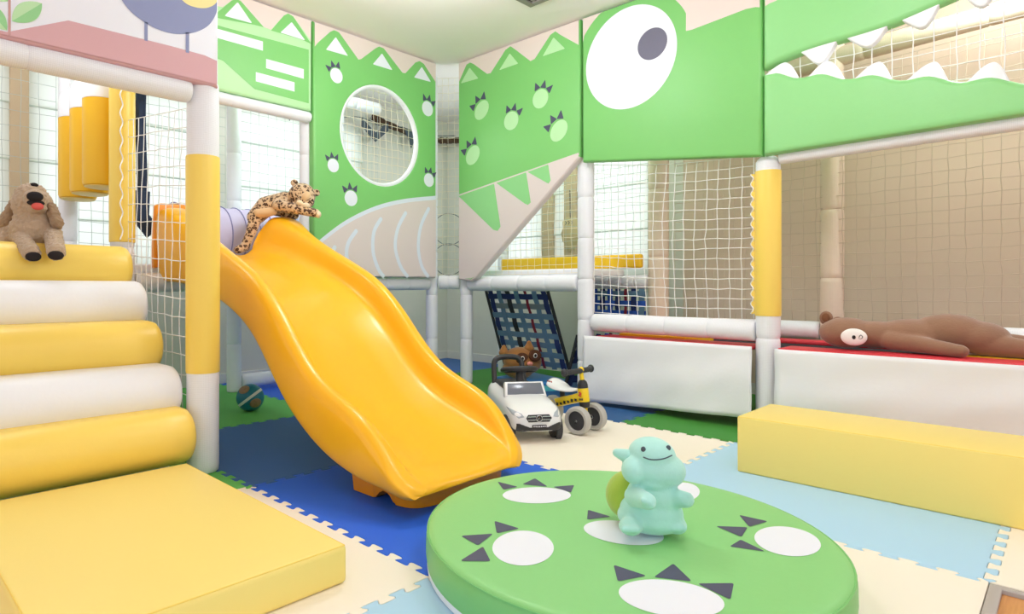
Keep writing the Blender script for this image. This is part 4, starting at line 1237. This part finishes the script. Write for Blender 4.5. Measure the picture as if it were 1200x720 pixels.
# ================================================================= RIDE-ON CAR  (local: +x forward, +y left)
def car():
    a = math.atan2(-.820, -.572)
    t = thing('ride_on_car', 'white toy ride-on car with black seat, handle and steering wheel', 'toy car', (2.58, 2.03, .014), a); K = 1.0
    bm = NB(); n = 28; rings = []
    S = [(-.30, .075, .10, .195), (-.292, .10, .085, .215), (-.26, .122, .065, .228), (-.18, .132, .052, .228), (-.08, .132, .05, .212), (.02, .133, .05, .205), (.09, .134, .05, .203), (.16, .135, .05, .192), (.22, .133, .05, .178), (.262, .126, .05, .160), (.285, .112, .055, .142), (.296, .09, .065, .125)]
    for x, hw, z0, z1 in S:
        zc, hz = (z0+z1)/2, (z1-z0)/2; rg = []
        for i in range(n):
            q = 2*PI*i/n; c_, s_ = math.cos(q), math.sin(q)
            e = .5
            rg.append(bm.verts.new((x, hw*math.copysign(abs(c_)**e, c_)*(1-.10*max(0, s_)), zc+hz*math.copysign(abs(s_)**e, s_))))
        rings.append(rg)
    for A, B in zip(rings[:-1], rings[1:]):
        for i in range(n): bm.faces.new((A[i], A[(i+1) % n], B[(i+1) % n], B[i]))
    bm.faces.new(rings[0]); bm.faces.new(rings[-1][::-1])
    body = obj('body', bm, 'car_white', t, local=True, angle=50, subsurf=1)
    # seat
    bm = NB(); rbox(bm, (-.235, -.085, .205), (-.03, .085, .238), .016, seg=3); obj('seat', bm, 'black', t, local=True, label='black seat')
    # back handle
    bm = NB(); P = bez([(-.22, .085, .21), (-.245, .083, .285), (-.258, .075, .332), (-.262, .04, .352), (-.262, -.04, .352), (-.258, -.075, .332), (-.245, -.083, .285), (-.22, -.085, .21)], 6)
    sweep(bm, P, .0155, 12); obj('push_handle', bm, 'black', t, local=True, label='black arched push handle')
    # windscreen: white surround and grey screen
    T = Matrix.Translation((.075, 0, .183)) @ Matrix.Rotation(-.50, 4, 'Y')
    o2 = [(-.112, 0), (.112, 0), (.102, .082), (-.102, .082)]
    bm = NB(); puffy(bm, o2, lambda u, v, w: Vector((.016-w, u, v)), .032, .008, 0, 3); bm.transform(T)
    ws = obj('windscreen', bm, 'car_white', t, local=True, angle=50)
    bm = NB(); puffy(bm, [(-.097, .011), (.097, .011), (.089, .072), (-.089, .072)], lambda u, v, w: Vector((.0185-w, u, v)), .004, .002, 0, 2); bm.transform(T)
    obj('screen', bm, 'windshield', ws, local=True, label='grey screen')
    # steering
    bm = NB(); sweep(bm, [(.005, 0, .20), (-.02, 0, .265), (-.03, 0, .300)], [.03, .021, .019], 14); obj('steering_column', bm, 'black', t, local=True, label='black steering column')
    T = Matrix.Translation((-.035, 0, .312)) @ Matrix.Rotation(-.22, 4, 'Y')
    bm = NB(); sweep(bm, [T @ Vector((.075*math.cos(q), .088*math.sin(q), 0)) for q in [2*PI*i/36 for i in range(36)]], .0125, 10, closed=True)
    sw = obj('steering_wheel', bm, 'black', t, local=True, label='black steering wheel')
    bm = NB(); lathe(bm, [(.001, -.014), (.035, -.014), (.04, -.004), (.036, .008), (.02, .012), (.001, .013)], 24, T)
    rbox(bm, (-.012, -.08, -.007), (.012, .08, .006), .004, T=T); obj('hub', bm, 'dark', sw, local=True)
    # front face: grille, emblem, lamps, bumper, plate
    bpy.context.view_layer.update(); bev = body.evaluated_get(bpy.context.evaluated_depsgraph_get())
    def front(y, z, out=0):    # point on the nose
        ok, p, n_, _ = bev.ray_cast(Vector((.6, y, z)), Vector((-1, 0, 0)))
        return p + n_*out if ok else Vector((.28+out, y, z))
    def inlay(loop, thick, m, name, parent, label=None, r=.002):
        bm = NB(); puffy(bm, loop, lambda u, v, w: front(u, v, .004-w+thick*0), .022, r, 0, 2); return obj(name, bm, m, parent, local=True, angle=50, label=label)
    g = inlay([(-.052, .104), (.052, .104), (.064, .122), (.052, .137), (-.052, .137), (-.064, .122)], .006, 'black', 'grille', t, 'black grille')
    bm = NB()
    for z in (.115, .128):
        for sgn in (-1, 1):
            P = [front(sgn*y, z, .0045) for y in (.016, .03, .045, .056)]; sweep(bm, P, .0022, 6)
    obj('bar', bm, 'chrome', g, local=True, label='chrome bars')
    E0 = front(0, .121, .006)
    bm = NB(); sweep(bm, [E0 + Vector((0, .0145*math.cos(q), .0145*math.sin(q))) for q in [2*PI*i/32 for i in range(32)]], .0018, 6, closed=True)
    for k in range(3):
        q = PI/2+2*PI*k/3; d = Vector((0, math.cos(q), math.sin(q))); s = Vector((0, -d.z, d.y))
        vs = [bm.verts.new(p) for p in (E0+s*.0028, E0+d*.0145, E0-s*.0028, E0+Vector((.003, 0, 0)))]
        bm.faces.new((vs[0], vs[1], vs[3])); bm.faces.new((vs[1], vs[2], vs[3])); bm.faces.new((vs[0], vs[3], vs[2])); bm.faces.new((vs[0], vs[2], vs[1]))
    obj('emblem', bm, 'chrome', g, local=True, label='chrome three pointed star in a ring')
    for s in (-1, 1):
        inlay([(s*.072, .128), (s*.098, .122), (s*.120, .136), (s*.126, .158), (s*.108, .152), (s*.082, .142)], .004, 'lampglass', 'headlamp', t, 'clear headlamp')
    def strip(y0, y1, lo, hi, m, name, parent, label, out=.005, n=24):
        bm = NB(); rows = []
        for i in range(n+1):
            y = y0+(y1-y0)*i/n; zl, zh = lo(y), hi(y)
            pr = [front(y, zl+(zh-zl)*k/4, out) for k in range(5)]
            rows.append([bm.verts.new(p) for p in pr] + [bm.verts.new(front(y, zh, -.012)), bm.verts.new(front(y, zl, -.012))])
        for A, B in zip(rows[:-1], rows[1:]):
            for q in range(7): bm.faces.new((A[q], A[(q+1) % 7], B[(q+1) % 7], B[q]))
        bm.faces.new(rows[0]); bm.faces.new(rows[-1][::-1])
        return obj(name, bm, m, parent, local=True, angle=50, label=label)
    strip(-.108, .108, lambda y: .064, lambda y: .078 + .020*min(1, max(0, abs(y)-.045)/.05), 'black', 'lower_intake', t, 'black lower intake')
    bm = NB(); puffy(bm, [(-.035, .078), (.035, .078), (.035, .091), (-.035, .091)], lambda u, v, w: front(u, v, .0085-w), .006, .001, 0, 1)
    pl = obj('number_plate', bm, 'black', t, local=True, label='small dark plate')
    bm = NB()
    for k in range(7):
        y = -.027+k*.009; p = front(y, .0845, .0090); rbox(bm, p-Vector((.0004, .0025, .0028)), p+Vector((.0004, .0025, .0028)), 0)
    obj('plate_characters', bm, 'white_print', pl, local=True)
    # wheels
    for x in (-.185, .185):
        for s in (-1, 1):
            T = Matrix.Translation((x, s*.108, .055)) @ Matrix.Rotation(-s*PI/2, 4, 'X')
            bm = NB(); lathe(bm, [(.067, .021), (.067, .0285), (.001, .0285)], 28, T); lathe(bm, [(.067, .0), (.067, .021)], 28, T, caps=False)
            obj('wheel_arch', bm, 'dark', t, local=True, label='dark wheel arch')
            bm = NB(); lathe(bm, [(.001, -.012), (.045, -.012), (.054, -.008), (.055, .0), (.055, .02), (.052, .031), (.044, .033), (.040, .028), (.001, .028)], 28, T)
            w = obj('wheel', bm, 'black', t, local=True, label='black wheel')
            bm = NB()
            for k in range(5):
                q = 2*PI*k/5; rbox(bm, (.006, -.005, .026), (.042, .005, .034), .002, T=T @ Matrix.Rotation(q, 4, 'Z'))
            lathe(bm, [(.012, .026), (.012, .035), (.001, .036)], 16, T); obj('spoke', bm, 'chrome', w, local=True, label='grey spokes')
    t.scale = (K, K, K)
    return t
car()

# ================================================================= BALANCE BIKE
def bike():
    a = math.atan2(-.93, -.367)
    t = thing('balance_bike', 'small yellow and white balance bike with fat grey tyres', 'balance bike', (2.83, 1.90, .014), a); ST_ = Matrix.Translation((.15, 0, 0)) @ Matrix.Rotation(math.radians(22), 4, 'Z') @ Matrix.Translation((-.15, 0, 0))
    def wheel(x, y, r=.072, S=Matrix.Identity(4)):
        T = S @ Matrix.Translation((x, y, r)) @ Matrix.Rotation(PI/2, 4, 'X')
        bm = NB(); w = .022
        lathe(bm, [(r*.70, -w), (r*.9, -w*1.02), (r*.985, -w*.6), (r, 0), (r*.985, w*.6), (r*.9, w*1.02), (r*.70, w), (r*.68, w*.7), (r*.68, -w*.7), (r*.70, -w)], 36, T, caps=False)
        o = obj('wheel', bm, 'grey_tyre', t, local=True, label='fat grey tyre')
        bm = NB(); lathe(bm, [(.001, -w*.7), (r*.3, -w*.75), (r*.68, -w*.45), (r*.7, 0), (r*.68, w*.45), (r*.3, w*.75), (.001, w*.7)], 32, T)
        h = obj('hub', bm, 'dark', o, local=True, label='dark hub disc')
        for s in (-1, 1):
            bm = NB(); lathe(bm, [(.011, 0), (.010, .008), (.001, .009)], 14, S @ Matrix.Translation((x, y+s*w*.7, r)) @ Matrix.Rotation(-s*PI/2, 4, 'X')); obj('axle_cap', bm, 'chrome', o, local=True)
    wheel(.15, .075, S=ST_); wheel(.15, -.075, S=ST_); wheel(-.15, .0)
    bm = NB(); sweep(bm, [ST_ @ Vector((.15, -.075, .072)), ST_ @ Vector((.15, .075, .072))], .008, 10); obj('axle', bm, 'chrome', t, local=True)
    # fork and steering column
    bm = NB(); sweep(bm, [(.15, 0, .075), (.142, 0, .14)], .011, 12); obj('fork', bm, 'bike_yellow', t, local=True, label='yellow fork')
    d = Vector((-.12, 0, 1)).normalized(); B = Vector((.144, 0, .125)); T = ST_ @ Matrix.Translation(B) @ frame_z(d)
    bm = NB(); lathe(bm, [(.012, 0), (.024, .006), (.027, .02), (.027, .118), (.022, .135), (.012, .145)], 24, T); hd = obj('head_tube', bm, 'black', t, local=True, label='black head tube')
    bm = NB(); lathe(bm, [(.0275, .032), (.0280, .034), (.0280, .100), (.0275, .102)], 24, T, caps=False); lb = obj('label_band', bm, 'bike_yellow', hd, local=True, label='yellow label band')
    bm = NB()
    for k, (q, z, w, h) in enumerate(((.0, .082, .011, .006), (.15, .075, .014, .007), (-.2, .070, .010, .005), (.1, .064, .016, .003))):
        c = T @ Vector((.0283*math.cos(q), .0283*math.sin(q), z)); ellipsoid(bm, c, (.0012, w, h), u=12, v=8)
    obj('printed_mark', bm, 'red_print', lb, local=True, label='small red mark')
    bm = NB()
    for k in range(4):
        q = -.36+k*.22; c = T @ Vector((.0283*math.cos(q), .0283*math.sin(q), .047)); rbox(bm, c-Vector((.001, .0022, .005)), c+Vector((.001, .0022, .005)), 0)
    obj('printed_letters', bm, 'black', lb, local=True)
    bm = NB(); sweep(bm, [T @ Vector((0, 0, .14)), T @ Vector((0, 0, .19))], [.012, .010], 12); ellipsoid(bm, T @ Vector((0, 0, .195)), (.015, .015, .018)); obj('stem', bm, 'bike_yellow', t, local=True, label='yellow stem')
    H = T @ Vector((0, 0, .192))
    bm = NB(); R3x = ST_.to_3x3(); sweep(bm, [H+R3x @ Vector(q) for q in ((-.02, -.125, -.002), (0, -.06, 0), (0, .06, 0), (-.02, .125, -.002))], .0145, 14); hb = obj('handlebar', bm, 'dark', t, local=True, label='dark handlebar')
    for s in (-1, 1):
        bm = NB(); ellipsoid(bm, H+R3x @ Vector((-.02, s*.125, -.002)), (.020, .016, .021)); obj('grip_end', bm, 'black', hb, local=True)
    # frame beam with side plates
    P = bez([(.135, 0, .19), (.06, 0, .165), (-.03, 0, .14), (-.17, 0, .095)], 8)
    bm = NB()
    lo = [(.135, .208), (.05, .180), (-.04, .155), (-.18, .110), (-.195, .085), (-.17, .065), (-.03, .110), (.06, .135), (.135, .158)]
    puffy(bm, lo, lambda u, v, w: Vector((u, -.021+w, v)), .042, .006, 0, 2); fr = obj('frame', bm, 'bike_yellow', t, local=True, label='yellow frame beam')
    for s in (-1, 1):
        bm = NB()
        for k in range(6):
            x = .09-k*.034; z = .170-(.09-x)*.31; rbox(bm, (x-.010, s*.0222-.0006, z-.018), (x+.010, s*.0222+.0006, z-.006 + (.004 if k % 2 else 0)), 0)
        obj('printed_letters', bm, 'black', fr, local=True)
    # saddle
    bm = NB(); n = 20; rings = []
    for x, hw, zt, th in ((.075, .012, .218, .012), (.06, .022, .216, .018), (.02, .032, .212, .022), (-.03, .045, .212, .026), (-.08, .062, .222, .034), (-.12, .068, .236, .04), (-.145, .055, .243, .036), (-.158, .03, .243, .022)):
        rings.append([bm.verts.new((x, hw*math.cos(q), zt-th*.5+th*.5*math.sin(q)+.010*(math.cos(q)**2)*(-1))) for q in [2*PI*i/n for i in range(n)]])
    for A, B_ in zip(rings[:-1], rings[1:]):
        for i in range(n): bm.faces.new((A[i], A[(i+1) % n], B_[(i+1) % n], B_[i]))
    bm.faces.new(rings[0]); bm.faces.new(rings[-1][::-1])
    sd = obj('saddle', bm, 'car_white', t, local=True, subsurf=1, label='white saddle')
    bm = NB(); sweep(bm, [(-.06, 0, .13), (-.07, 0, .205)], .014, 10); obj('seat_post', bm, 'dark', t, local=True)
    bm = NB()
    for k in range(4): rbox(bm, (-.118+k*.013, -.0632, .228), (-.110+k*.013, -.0612, .236), .0005, seg=1)
    obj('printed_letters', bm, 'red_print', sd, local=True, label='small red lettering')
bike()

# ================================================================= BALL
t = thing('toy_ball', 'teal ball with a white band and brown printed patches', 'ball', (1.785, 3.47, .014))
c = Vector((1.785, 3.47, .014+.0815))
bm = NB(); ellipsoid(bm, c, (.0815,)*3, u=40, v=24); obj('ball', bm, 'ball', t)
v = (Vector((0, 0, CH))-c).normalized(); rgt = v.cross(Vector((0, 0, 1))).normalized()*-1; up = rgt.cross(v)*-1
up = Vector((0, 0, 1)) - v*v.z; up.normalize()
ax = (-math.sin(.62)*rgt + math.cos(.62)*up).normalized()
bm = NB(); Tm = Matrix.Translation(c) @ frame_z(ax) 
lathe(bm, [(.0818*math.cos(q), .0818*math.sin(q)) for q in (-.10, -.03, .03, .10)], 48, Tm, caps=False); obj('band', bm, 'ball_white', t, label='white band')
for k, (a1, a2, s) in enumerate(((-.6, .75, .03), (.45, -.5, .030))):
    d = (v + rgt*math.tan(a1) + up*math.tan(a2)).normalized()
    bm = NB(); g = bmesh.ops.create_uvsphere(bm, u_segments=24, v_segments=12, radius=1, matrix=Matrix.Translation(c+d*.0775) @ frame_z(d) @ Matrix.Diagonal((s*1.2, s, .007, 1)))
    obj('printed_patch', bm, 'ball_brown', t, label='mottled brown patch')

# ================================================================= PLUSH TOYS
def facing(c):
    f = Vector((0, 0, CH)) - c; f.z = 0; f.normalize(); r = Vector((-f.y, f.x, 0)); return f, r
def basis(r, f, u): return Matrix((r, f, u)).transposed().to_4x4()

# --- dog on the top roll
def dog():
    D = 2.72
    P = lambda x, y, q=0: dep(x, y, D+q)
    t = thing('plush_dog', 'curly beige plush dog with open mouth sitting on the topmost roll', 'plush toy', P(40, 291))
    f, r = facing(P(40, 260)); B = basis(r, f, Vector((0, 0, 1)))
    bm = NB()
    ellipsoid(bm, P(41, 270, .0), (.098, .075, .085), B); ellipsoid(bm, P(40, 257, 0), (.078, .065, .07), B)
    ellipsoid(bm, P(38, 240, .0), (.080, .075, .078), B)
    ellipsoid(bm, P(37, 231, .0), (.066, .065, .060), B)
    ellipsoid(bm, P(42, 233, -.06), (.046, .05, .040), B)
    ellipsoid(bm, P(43, 244, -.05), (.040, .045, .022), B)
    capsule(bm, P(18, 272, 0), P(37, 297, -.17), .036, .034); capsule(bm, P(62, 274, 0), P(66, 296, -.17), .036, .034)
    capsule(bm, P(12, 263, .01), P(2, 285, -.06), .030, .028)
    blob('body', bm, 'dog', t, .0045, 8, curl=.0055)
    for a, b, c_ in (((16, 240), (5, 262), 1), ((60, 243), (67, 262), 1)):
        bm = NB(); capsule(bm, P(*a, -.0), P(*b, -.02), .022, .027)
        blob('ear', bm, 'dog_dark', t, .0045, 5, curl=.005, label='darker floppy ear')
    bm = NB(); ellipsoid(bm, P(41, 230.5, -.102), (.032, .016, .022), B); blob('nose', bm, 'plush_black', t, .004, 3, label='black nose')
    bm = NB(); ellipsoid(bm, P(42, 238, -.095), (.034, .014, .014), B); blob('mouth', bm, 'plush_black', t, .004, 3, label='black open mouth')
    bm = NB(); ellipsoid(bm, P(44, 242, -.103), (.024, .014, .016), B); blob('tongue', bm, 'tongue', t, .004, 3, label='red tongue')
    for x, y in ((22, 224), (40, 217)):
        bm = NB(); ellipsoid(bm, P(x, y, -.035 if x < 30 else -.02), (.016, .014, .010), B); obj('eye', bm, 'plush_black', t, label='black eye')
    for x, y in ((39, 301), (65.5, 299.5)):
        bm = NB(); ellipsoid(bm, P(x, y, -.196), (.030, .012, .020), B); blob('paw_pad', bm, 'plush_black', t, .004, 3, label='black paw pad')
dog()

# --- leopard draped over the slide entrance
def leopard():
    D = 3.80
    P = lambda x, y, q=0: dep(x, y, D+q)
    t = thing('plush_leopard', 'spotted plush leopard draped over the top edge of the slide', 'plush toy', P(320, 252))
    f, r = facing(P(330, 240)); B = basis(r, f, Vector((0, 0, 1)))
    bm = NB()
    capsule(bm, P(334, 236, 0), P(312, 242, 0), .060, .062); capsule(bm, P(312, 242, 0), P(299, 255, -.02), .062, .050)
    capsule(bm, P(300, 254, -.03), P(294, 273, -.05), .040, .032); capsule(bm, P(294, 273, -.05), P(287, 289, -.06), .031, .028); capsule(bm, P(288, 289, -.06), P(279, 293, -.10), .028, .025)
    capsule(bm, P(326, 241, -.06), P(352, 246, -.09), .036, .030); capsule(bm, P(352, 246, -.09), P(370, 250, -.08), .030, .027)
    ellipsoid(bm, P(354, 229, -.02), (.083, .07, .075), B); ellipsoid(bm, P(358, 236, -.06), (.055, .05, .045), B)
    capsule(bm, P(318, 246, .05), P(345, 252, .08), .034, .03)
    blob('body', bm, 'leopard', t, .006, 5)
    for x, y in ((345, 214.5), (370.5, 226)):
        bm = NB(); ellipsoid(bm, P(x, y, -.01), (.024, .016, .022), B); blob('ear', bm, 'leopard', t, .004, 3)
    bm = NB(); ellipsoid(bm, P(358.5, 231, -.085), (.028, .032, .036), B @ Matrix.Rotation(.5, 4, 'Y')); blob('nose_bridge', bm, 'leopard_tan', t, .004, 4, label='plain tan nose bridge')
    bm = NB(); ellipsoid(bm, P(351.5, 238, -.095), (.024, .024, .018), B); ellipsoid(bm, P(358.5, 241, -.095), (.024, .024, .018), B); blob('muzzle', bm, 'leopard_cream', t, .004, 4, label='cream muzzle')
    for x, y in ((349, 230), (365.5, 235)):
        bm = NB(); ellipsoid(bm, P(x, y, -.085), (.006, .006, .006), B); obj('eye', bm, 'plush_black', t, label='black eye')
    bm = NB(); capsule(bm, P(303, 250, -.045), P(320, 248, -.05), .032, .026); blob('belly', bm, 'leopard_tan', t, .005, 4, label='plain tan belly')
    bm = NB(); ellipsoid(bm, P(373, 251.5, -.085), (.018, .022, .022), B); blob('paw', bm, 'leopard_cream', t, .004, 3, label='cream paw tip')
leopard()

# --- brown bear lying on the trampoline
def bear():
    t = thing('plush_bear', 'brown plush bear lying face sideways on the trampoline', 'plush toy', (3.74, .45, .452))
    bm = NB()
    ellipsoid(bm, (3.70, .815, .545), (.115, .125, .092)); ellipsoid(bm, (3.72, .70, .54), (.10, .12, .08))
    ellipsoid(bm, (3.75, .55, .545), (.125, .17, .092)); ellipsoid(bm, (3.77, .42, .562), (.125, .15, .108)); ellipsoid(bm, (3.78, .32, .545), (.12, .12, .088))
    capsule(bm, (3.74, .30, .515), (3.70, .02, .488), .064, .036); capsule(bm, (3.85, .28, .515), (3.88, -.02, .492), .064, .04)
    capsule(bm, (3.66, .62, .518), (3.57, .36, .486), .055, .034); capsule(bm, (3.83, .62, .51), (3.93, .42, .49), .05, .036)
    blob('body', bm, 'bear', t, .008, 7)
    bm = NB(); f = Vector((-.75, -.2, .4)).normalized()
    ellipsoid(bm, (3.69, .905, .628), (.018, .032, .044)); blob('ear', bm, 'bear', t, .005, 4)
    bm = NB(); ellipsoid(bm, (3.81, .88, .600), (.018, .028, .034)); blob('ear', bm, 'bear', t, .005, 4)
    bm = NB(); ellipsoid(bm, (3.675, .903, .632), (.008, .019, .026)); obj('ear_lining', bm, 'bear_in', t, label='darker ear lining')
    # muzzle facing the room
    c = Vector((3.589, .762, .530)); d = Vector((-.93, -.2, .06)).normalized()
    T = Matrix.Translation(c) @ frame_z(d)
    r_ = d.cross(Vector((0, 0, 1))).normalized(); u_ = r_.cross(d)
    def onm(a, b, s): return c - r_*a + u_*b + d*s
    B = basis(r_, d, u_)
    bm = NB(); ellipsoid(bm, c+d*.0, (.056, .020, .050), B); mz = blob('muzzle', bm, 'eye_white', t, .004, 4, label='white oval muzzle')
    bm = NB(); ellipsoid(bm, onm(-.0, -.001, .0165), (.009, .006, .013), B); obj('nose', bm, 'plush_black', mz, label='black oval nose')
    bm = NB(); sweep(bm, bez([onm(.028, .014, .0165), onm(.022, .004, .0178), onm(.021, -.010, .0165), onm(.031, -.006, .016), onm(.035, .004, .0150), onm(.028, .014, .0165)], 5), .0016, 5); obj('mouth', bm, 'plush_black', mz, label='thin dark mouth line')
    t.scale = (1, 1, .86)
bear()

# --- rust coloured raccoon head cushion
def raccoon():
    D = 4.66
    P = lambda x, y, q=0: dep(x, y, D+q)
    t = thing('plush_raccoon', 'rust brown plush raccoon with dark eye mask behind the toy car', 'plush toy', P(612, 444))
    f, r = facing(P(612, 424)); f2 = (f + r*.35).normalized(); r2 = Vector((-f2.y, f2.x, 0)); u = (Vector((0, 0, 1))-r*.18).normalized()
    B = basis(r2, f2, Vector((0, 0, 1))) @ Matrix.Rotation(.16, 4, 'Y')
    c = P(612, 423)
    bm = NB(); ellipsoid(bm, c, (.150, .112, .103), B); ellipsoid(bm, P(606, 434), (.116, .09, .063), B)
    blob('body', bm, 'raccoon', t, .008, 5)
    for x, y in ((590.5, 408), (620, 403)):
        bm = NB(); capsule(bm, P(x, y+5, -.02), P(x, y-1, -.02), .040, .018); blob('ear', bm, 'raccoon', t, .006, 3)
    for x, y in ((612, 420.5), (627, 417)):
        bm = NB(); ellipsoid(bm, P(x, y, -.100), (.052, .018, .045), B); mk = blob('eye_mask', bm, 'raccoon_dark', t, .005, 4, label='dark eye mask')
        bm = NB(); ellipsoid(bm, P(x+.3, y, -.115), (.016, .008, .018), B); e = obj('eye', bm, 'eye_white', mk, label='round white eye')
        bm = NB(); ellipsoid(bm, P(x+.5, y, -.122), (.010, .006, .012), B); obj('eye', bm, 'plush_black', mk, label='black pupil')
    bm = NB(); ellipsoid(bm, P(621, 426.5, -.125), (.022, .014, .017), B); obj('nose', bm, 'pink_nose', t, label='pink nose')
raccoon()

# --- mint turtle on the round pad
def turtle():
    D = 1.62
    P = lambda x, y, q=0: dep(x, y, D+q)
    t = thing('plush_turtle', 'mint green plush turtle standing upright on the round green pad', 'plush toy', P(764, 624))
    f, r = facing(P(764, 590)); B = basis(r, f, Vector((0, 0, 1)))
    bm = NB()
    ellipsoid(bm, P(763, 600), (.080, .068, .056), B); ellipsoid(bm, P(766, 583), (.070, .062, .058), B); ellipsoid(bm, P(762, 606), (.084, .070, .040), B)
    Bt = B @ Matrix.Rotation(.10, 4, 'Y')
    ellipsoid(bm, P(766, 548), (.080, .068, .050), Bt); ellipsoid(bm, P(764, 533), (.060, .062, .045), Bt); ellipsoid(bm, P(790, 553, -.01), (.028, .045, .036), Bt); ellipsoid(bm, P(743, 551, -.02), (.032, .045, .034), Bt)
    ellipsoid(bm, P(764, 561), (.055, .06, .025), Bt)
    capsule(bm, P(744, 582, -.03), P(759, 588, -.10), .027, .021); capsule(bm, P(788, 584, -.03), P(804, 586, -.07), .026, .020)
    ellipsoid(bm, P(739, 617, -.05), (.030, .04, .020), B); ellipsoid(bm, P(792, 616, -.03), (.028, .036, .020), B)
    for dx in (-7, 0, 7): ellipsoid(bm, P(739+dx, 620.5, -.085), (.0105, .012, .010), B)
    for dx in (-6, 0, 6): ellipsoid(bm, P(794+dx, 619, -.06), (.010, .012, .010), B)
    for dx, dy in ((-5, -2), (1, 0), (5, 4)): ellipsoid(bm, P(759+dx, 589+dy, -.115), (.009, .010, .008), B)
    for dx, dy in ((3, -4), (5, 2), (2, 6)): ellipsoid(bm, P(804+dx, 585+dy, -.08), (.009, .010, .008), B)
    blob('body', bm, 'teal', t, .004, 5)
    bm = NB(); capsule(bm, P(735, 535, .01), P(723, 531, .02), .020, .012); blob('ear', bm, 'teal', t, .004, 4)
    bm = NB(); ellipsoid(bm, P(737, 580, .075), (.062, .062, .066), B @ Matrix.Rotation(.25, 4, 'Y')); sh = blob('shell', bm, 'shell', t, .004, 3, label='olive green shell')
    # smile and small eyes, laid on the head surface
    dg = bpy.context.evaluated_depsgraph_get(); dg.update()
    body = [o for o in t.children if o.name.startswith('body')][0]
    def hit(x, y):
        W = wm(t); inv = W.inverted(); o0 = inv @ Vector((0, 0, CH)); d = (inv.to_3x3() @ ray(x, y)).normalized()
        ok, p, n, _ = body.ray_cast(o0, d)
        return W @ p + n*.0008 if ok else P(x, y, -.07)
    pts = [hit(x, y) for x, y in bez([(754, 536), (761, 538.5), (770, 539), (779, 537.5), (787, 534)], 4) for x, y in [(x, y)]]
    bm = NB(); sweep(bm, pts, .0016, 6); obj('mouth', bm, 'stitch', t, label='thin dark smile')
    for x, y in ((754, 527), (783, 525.5)):
        bm = NB(); ellipsoid(bm, hit(x, y), (.006, .005, .007), B); obj('eye', bm, 'stitch', t, label='small dark eye')
M['shell'] = mat('olive_plush', '#a5c04a', .9, .15, .25, 110, var=.08, vscale=20, sheen=.4)
turtle()

# ================================================================= LIGHT AND CAMERA
w = bpy.data.worlds.new('World'); SC.world = w; w.use_nodes = True
bg = w.node_tree.nodes['Background']; bg.inputs['Color'].default_value = (.92, .96, 1, 1); bg.inputs['Strength'].default_value = WORLD
def lamp(name, loc, size, power, col=(1, .99, .98), rot=(0, 0, 0), shape='DISK', sy=None, spread=None):
    l = bpy.data.lights.new(name, 'AREA'); l.shape = shape; l.size = size; l.energy = power; l.color = col
    if sy: l.size_y = sy
    o = bpy.data.objects.new(name, l); COL.objects.link(o); o.location = loc; o.rotation_euler = rot
    return o
for k, (x, y, p) in enumerate(FILL_LIGHTS):  # unseen point lights added under the ceiling to brighten room and towers
    l = bpy.data.lights.new('ceiling_fill', 'POINT'); l.energy = p; l.shadow_soft_size = .16; l.color = (.91, .955, 1)
    o = bpy.data.objects.new('ceiling_fill', l); COL.objects.link(o); o.location = (x, y, 2.28)

# daylight outside the windows
lamp('daylight', (1.4, YW+.5, 1.6), 4.6, DAY[0], (.93, .98, 1), (-PI/2, 0, 0), 'RECTANGLE', 1.8)
lamp('daylight', (XW+.5, 3.3, 1.6), 2.4, DAY[1], (.93, .98, 1), (PI/2, 0, PI/2), 'RECTANGLE', 1.8)
cam = bpy.data.cameras.new('camera'); co = bpy.data.objects.new('camera', cam); COL.objects.link(co)
co.location = (0, 0, CH)
co.rotation_euler = (PI/2, 0, YAW-PI/2)
cam.sensor_width = 36; cam.lens = CF/1200*36
cam.shift_x = (600-CX)/1200; cam.shift_y = -(360-CY)/1200
cam.clip_start = .01
SC.camera = co
SC.view_settings.view_transform = 'Standard'; SC.view_settings.look = 'None'
SC.view_settings.exposure = EXPO; SC.view_settings.gamma = 1; SC.view_settings.use_curve_mapping = False
SC.cycles.max_bounces = 8; SC.cycles.diffuse_bounces = 5; SC.cycles.transmission_bounces = 8; SC.cycles.transparent_max_bounces = 12
SC.cycles.use_denoising = True
SC.cycles.sample_clamp_indirect = 8
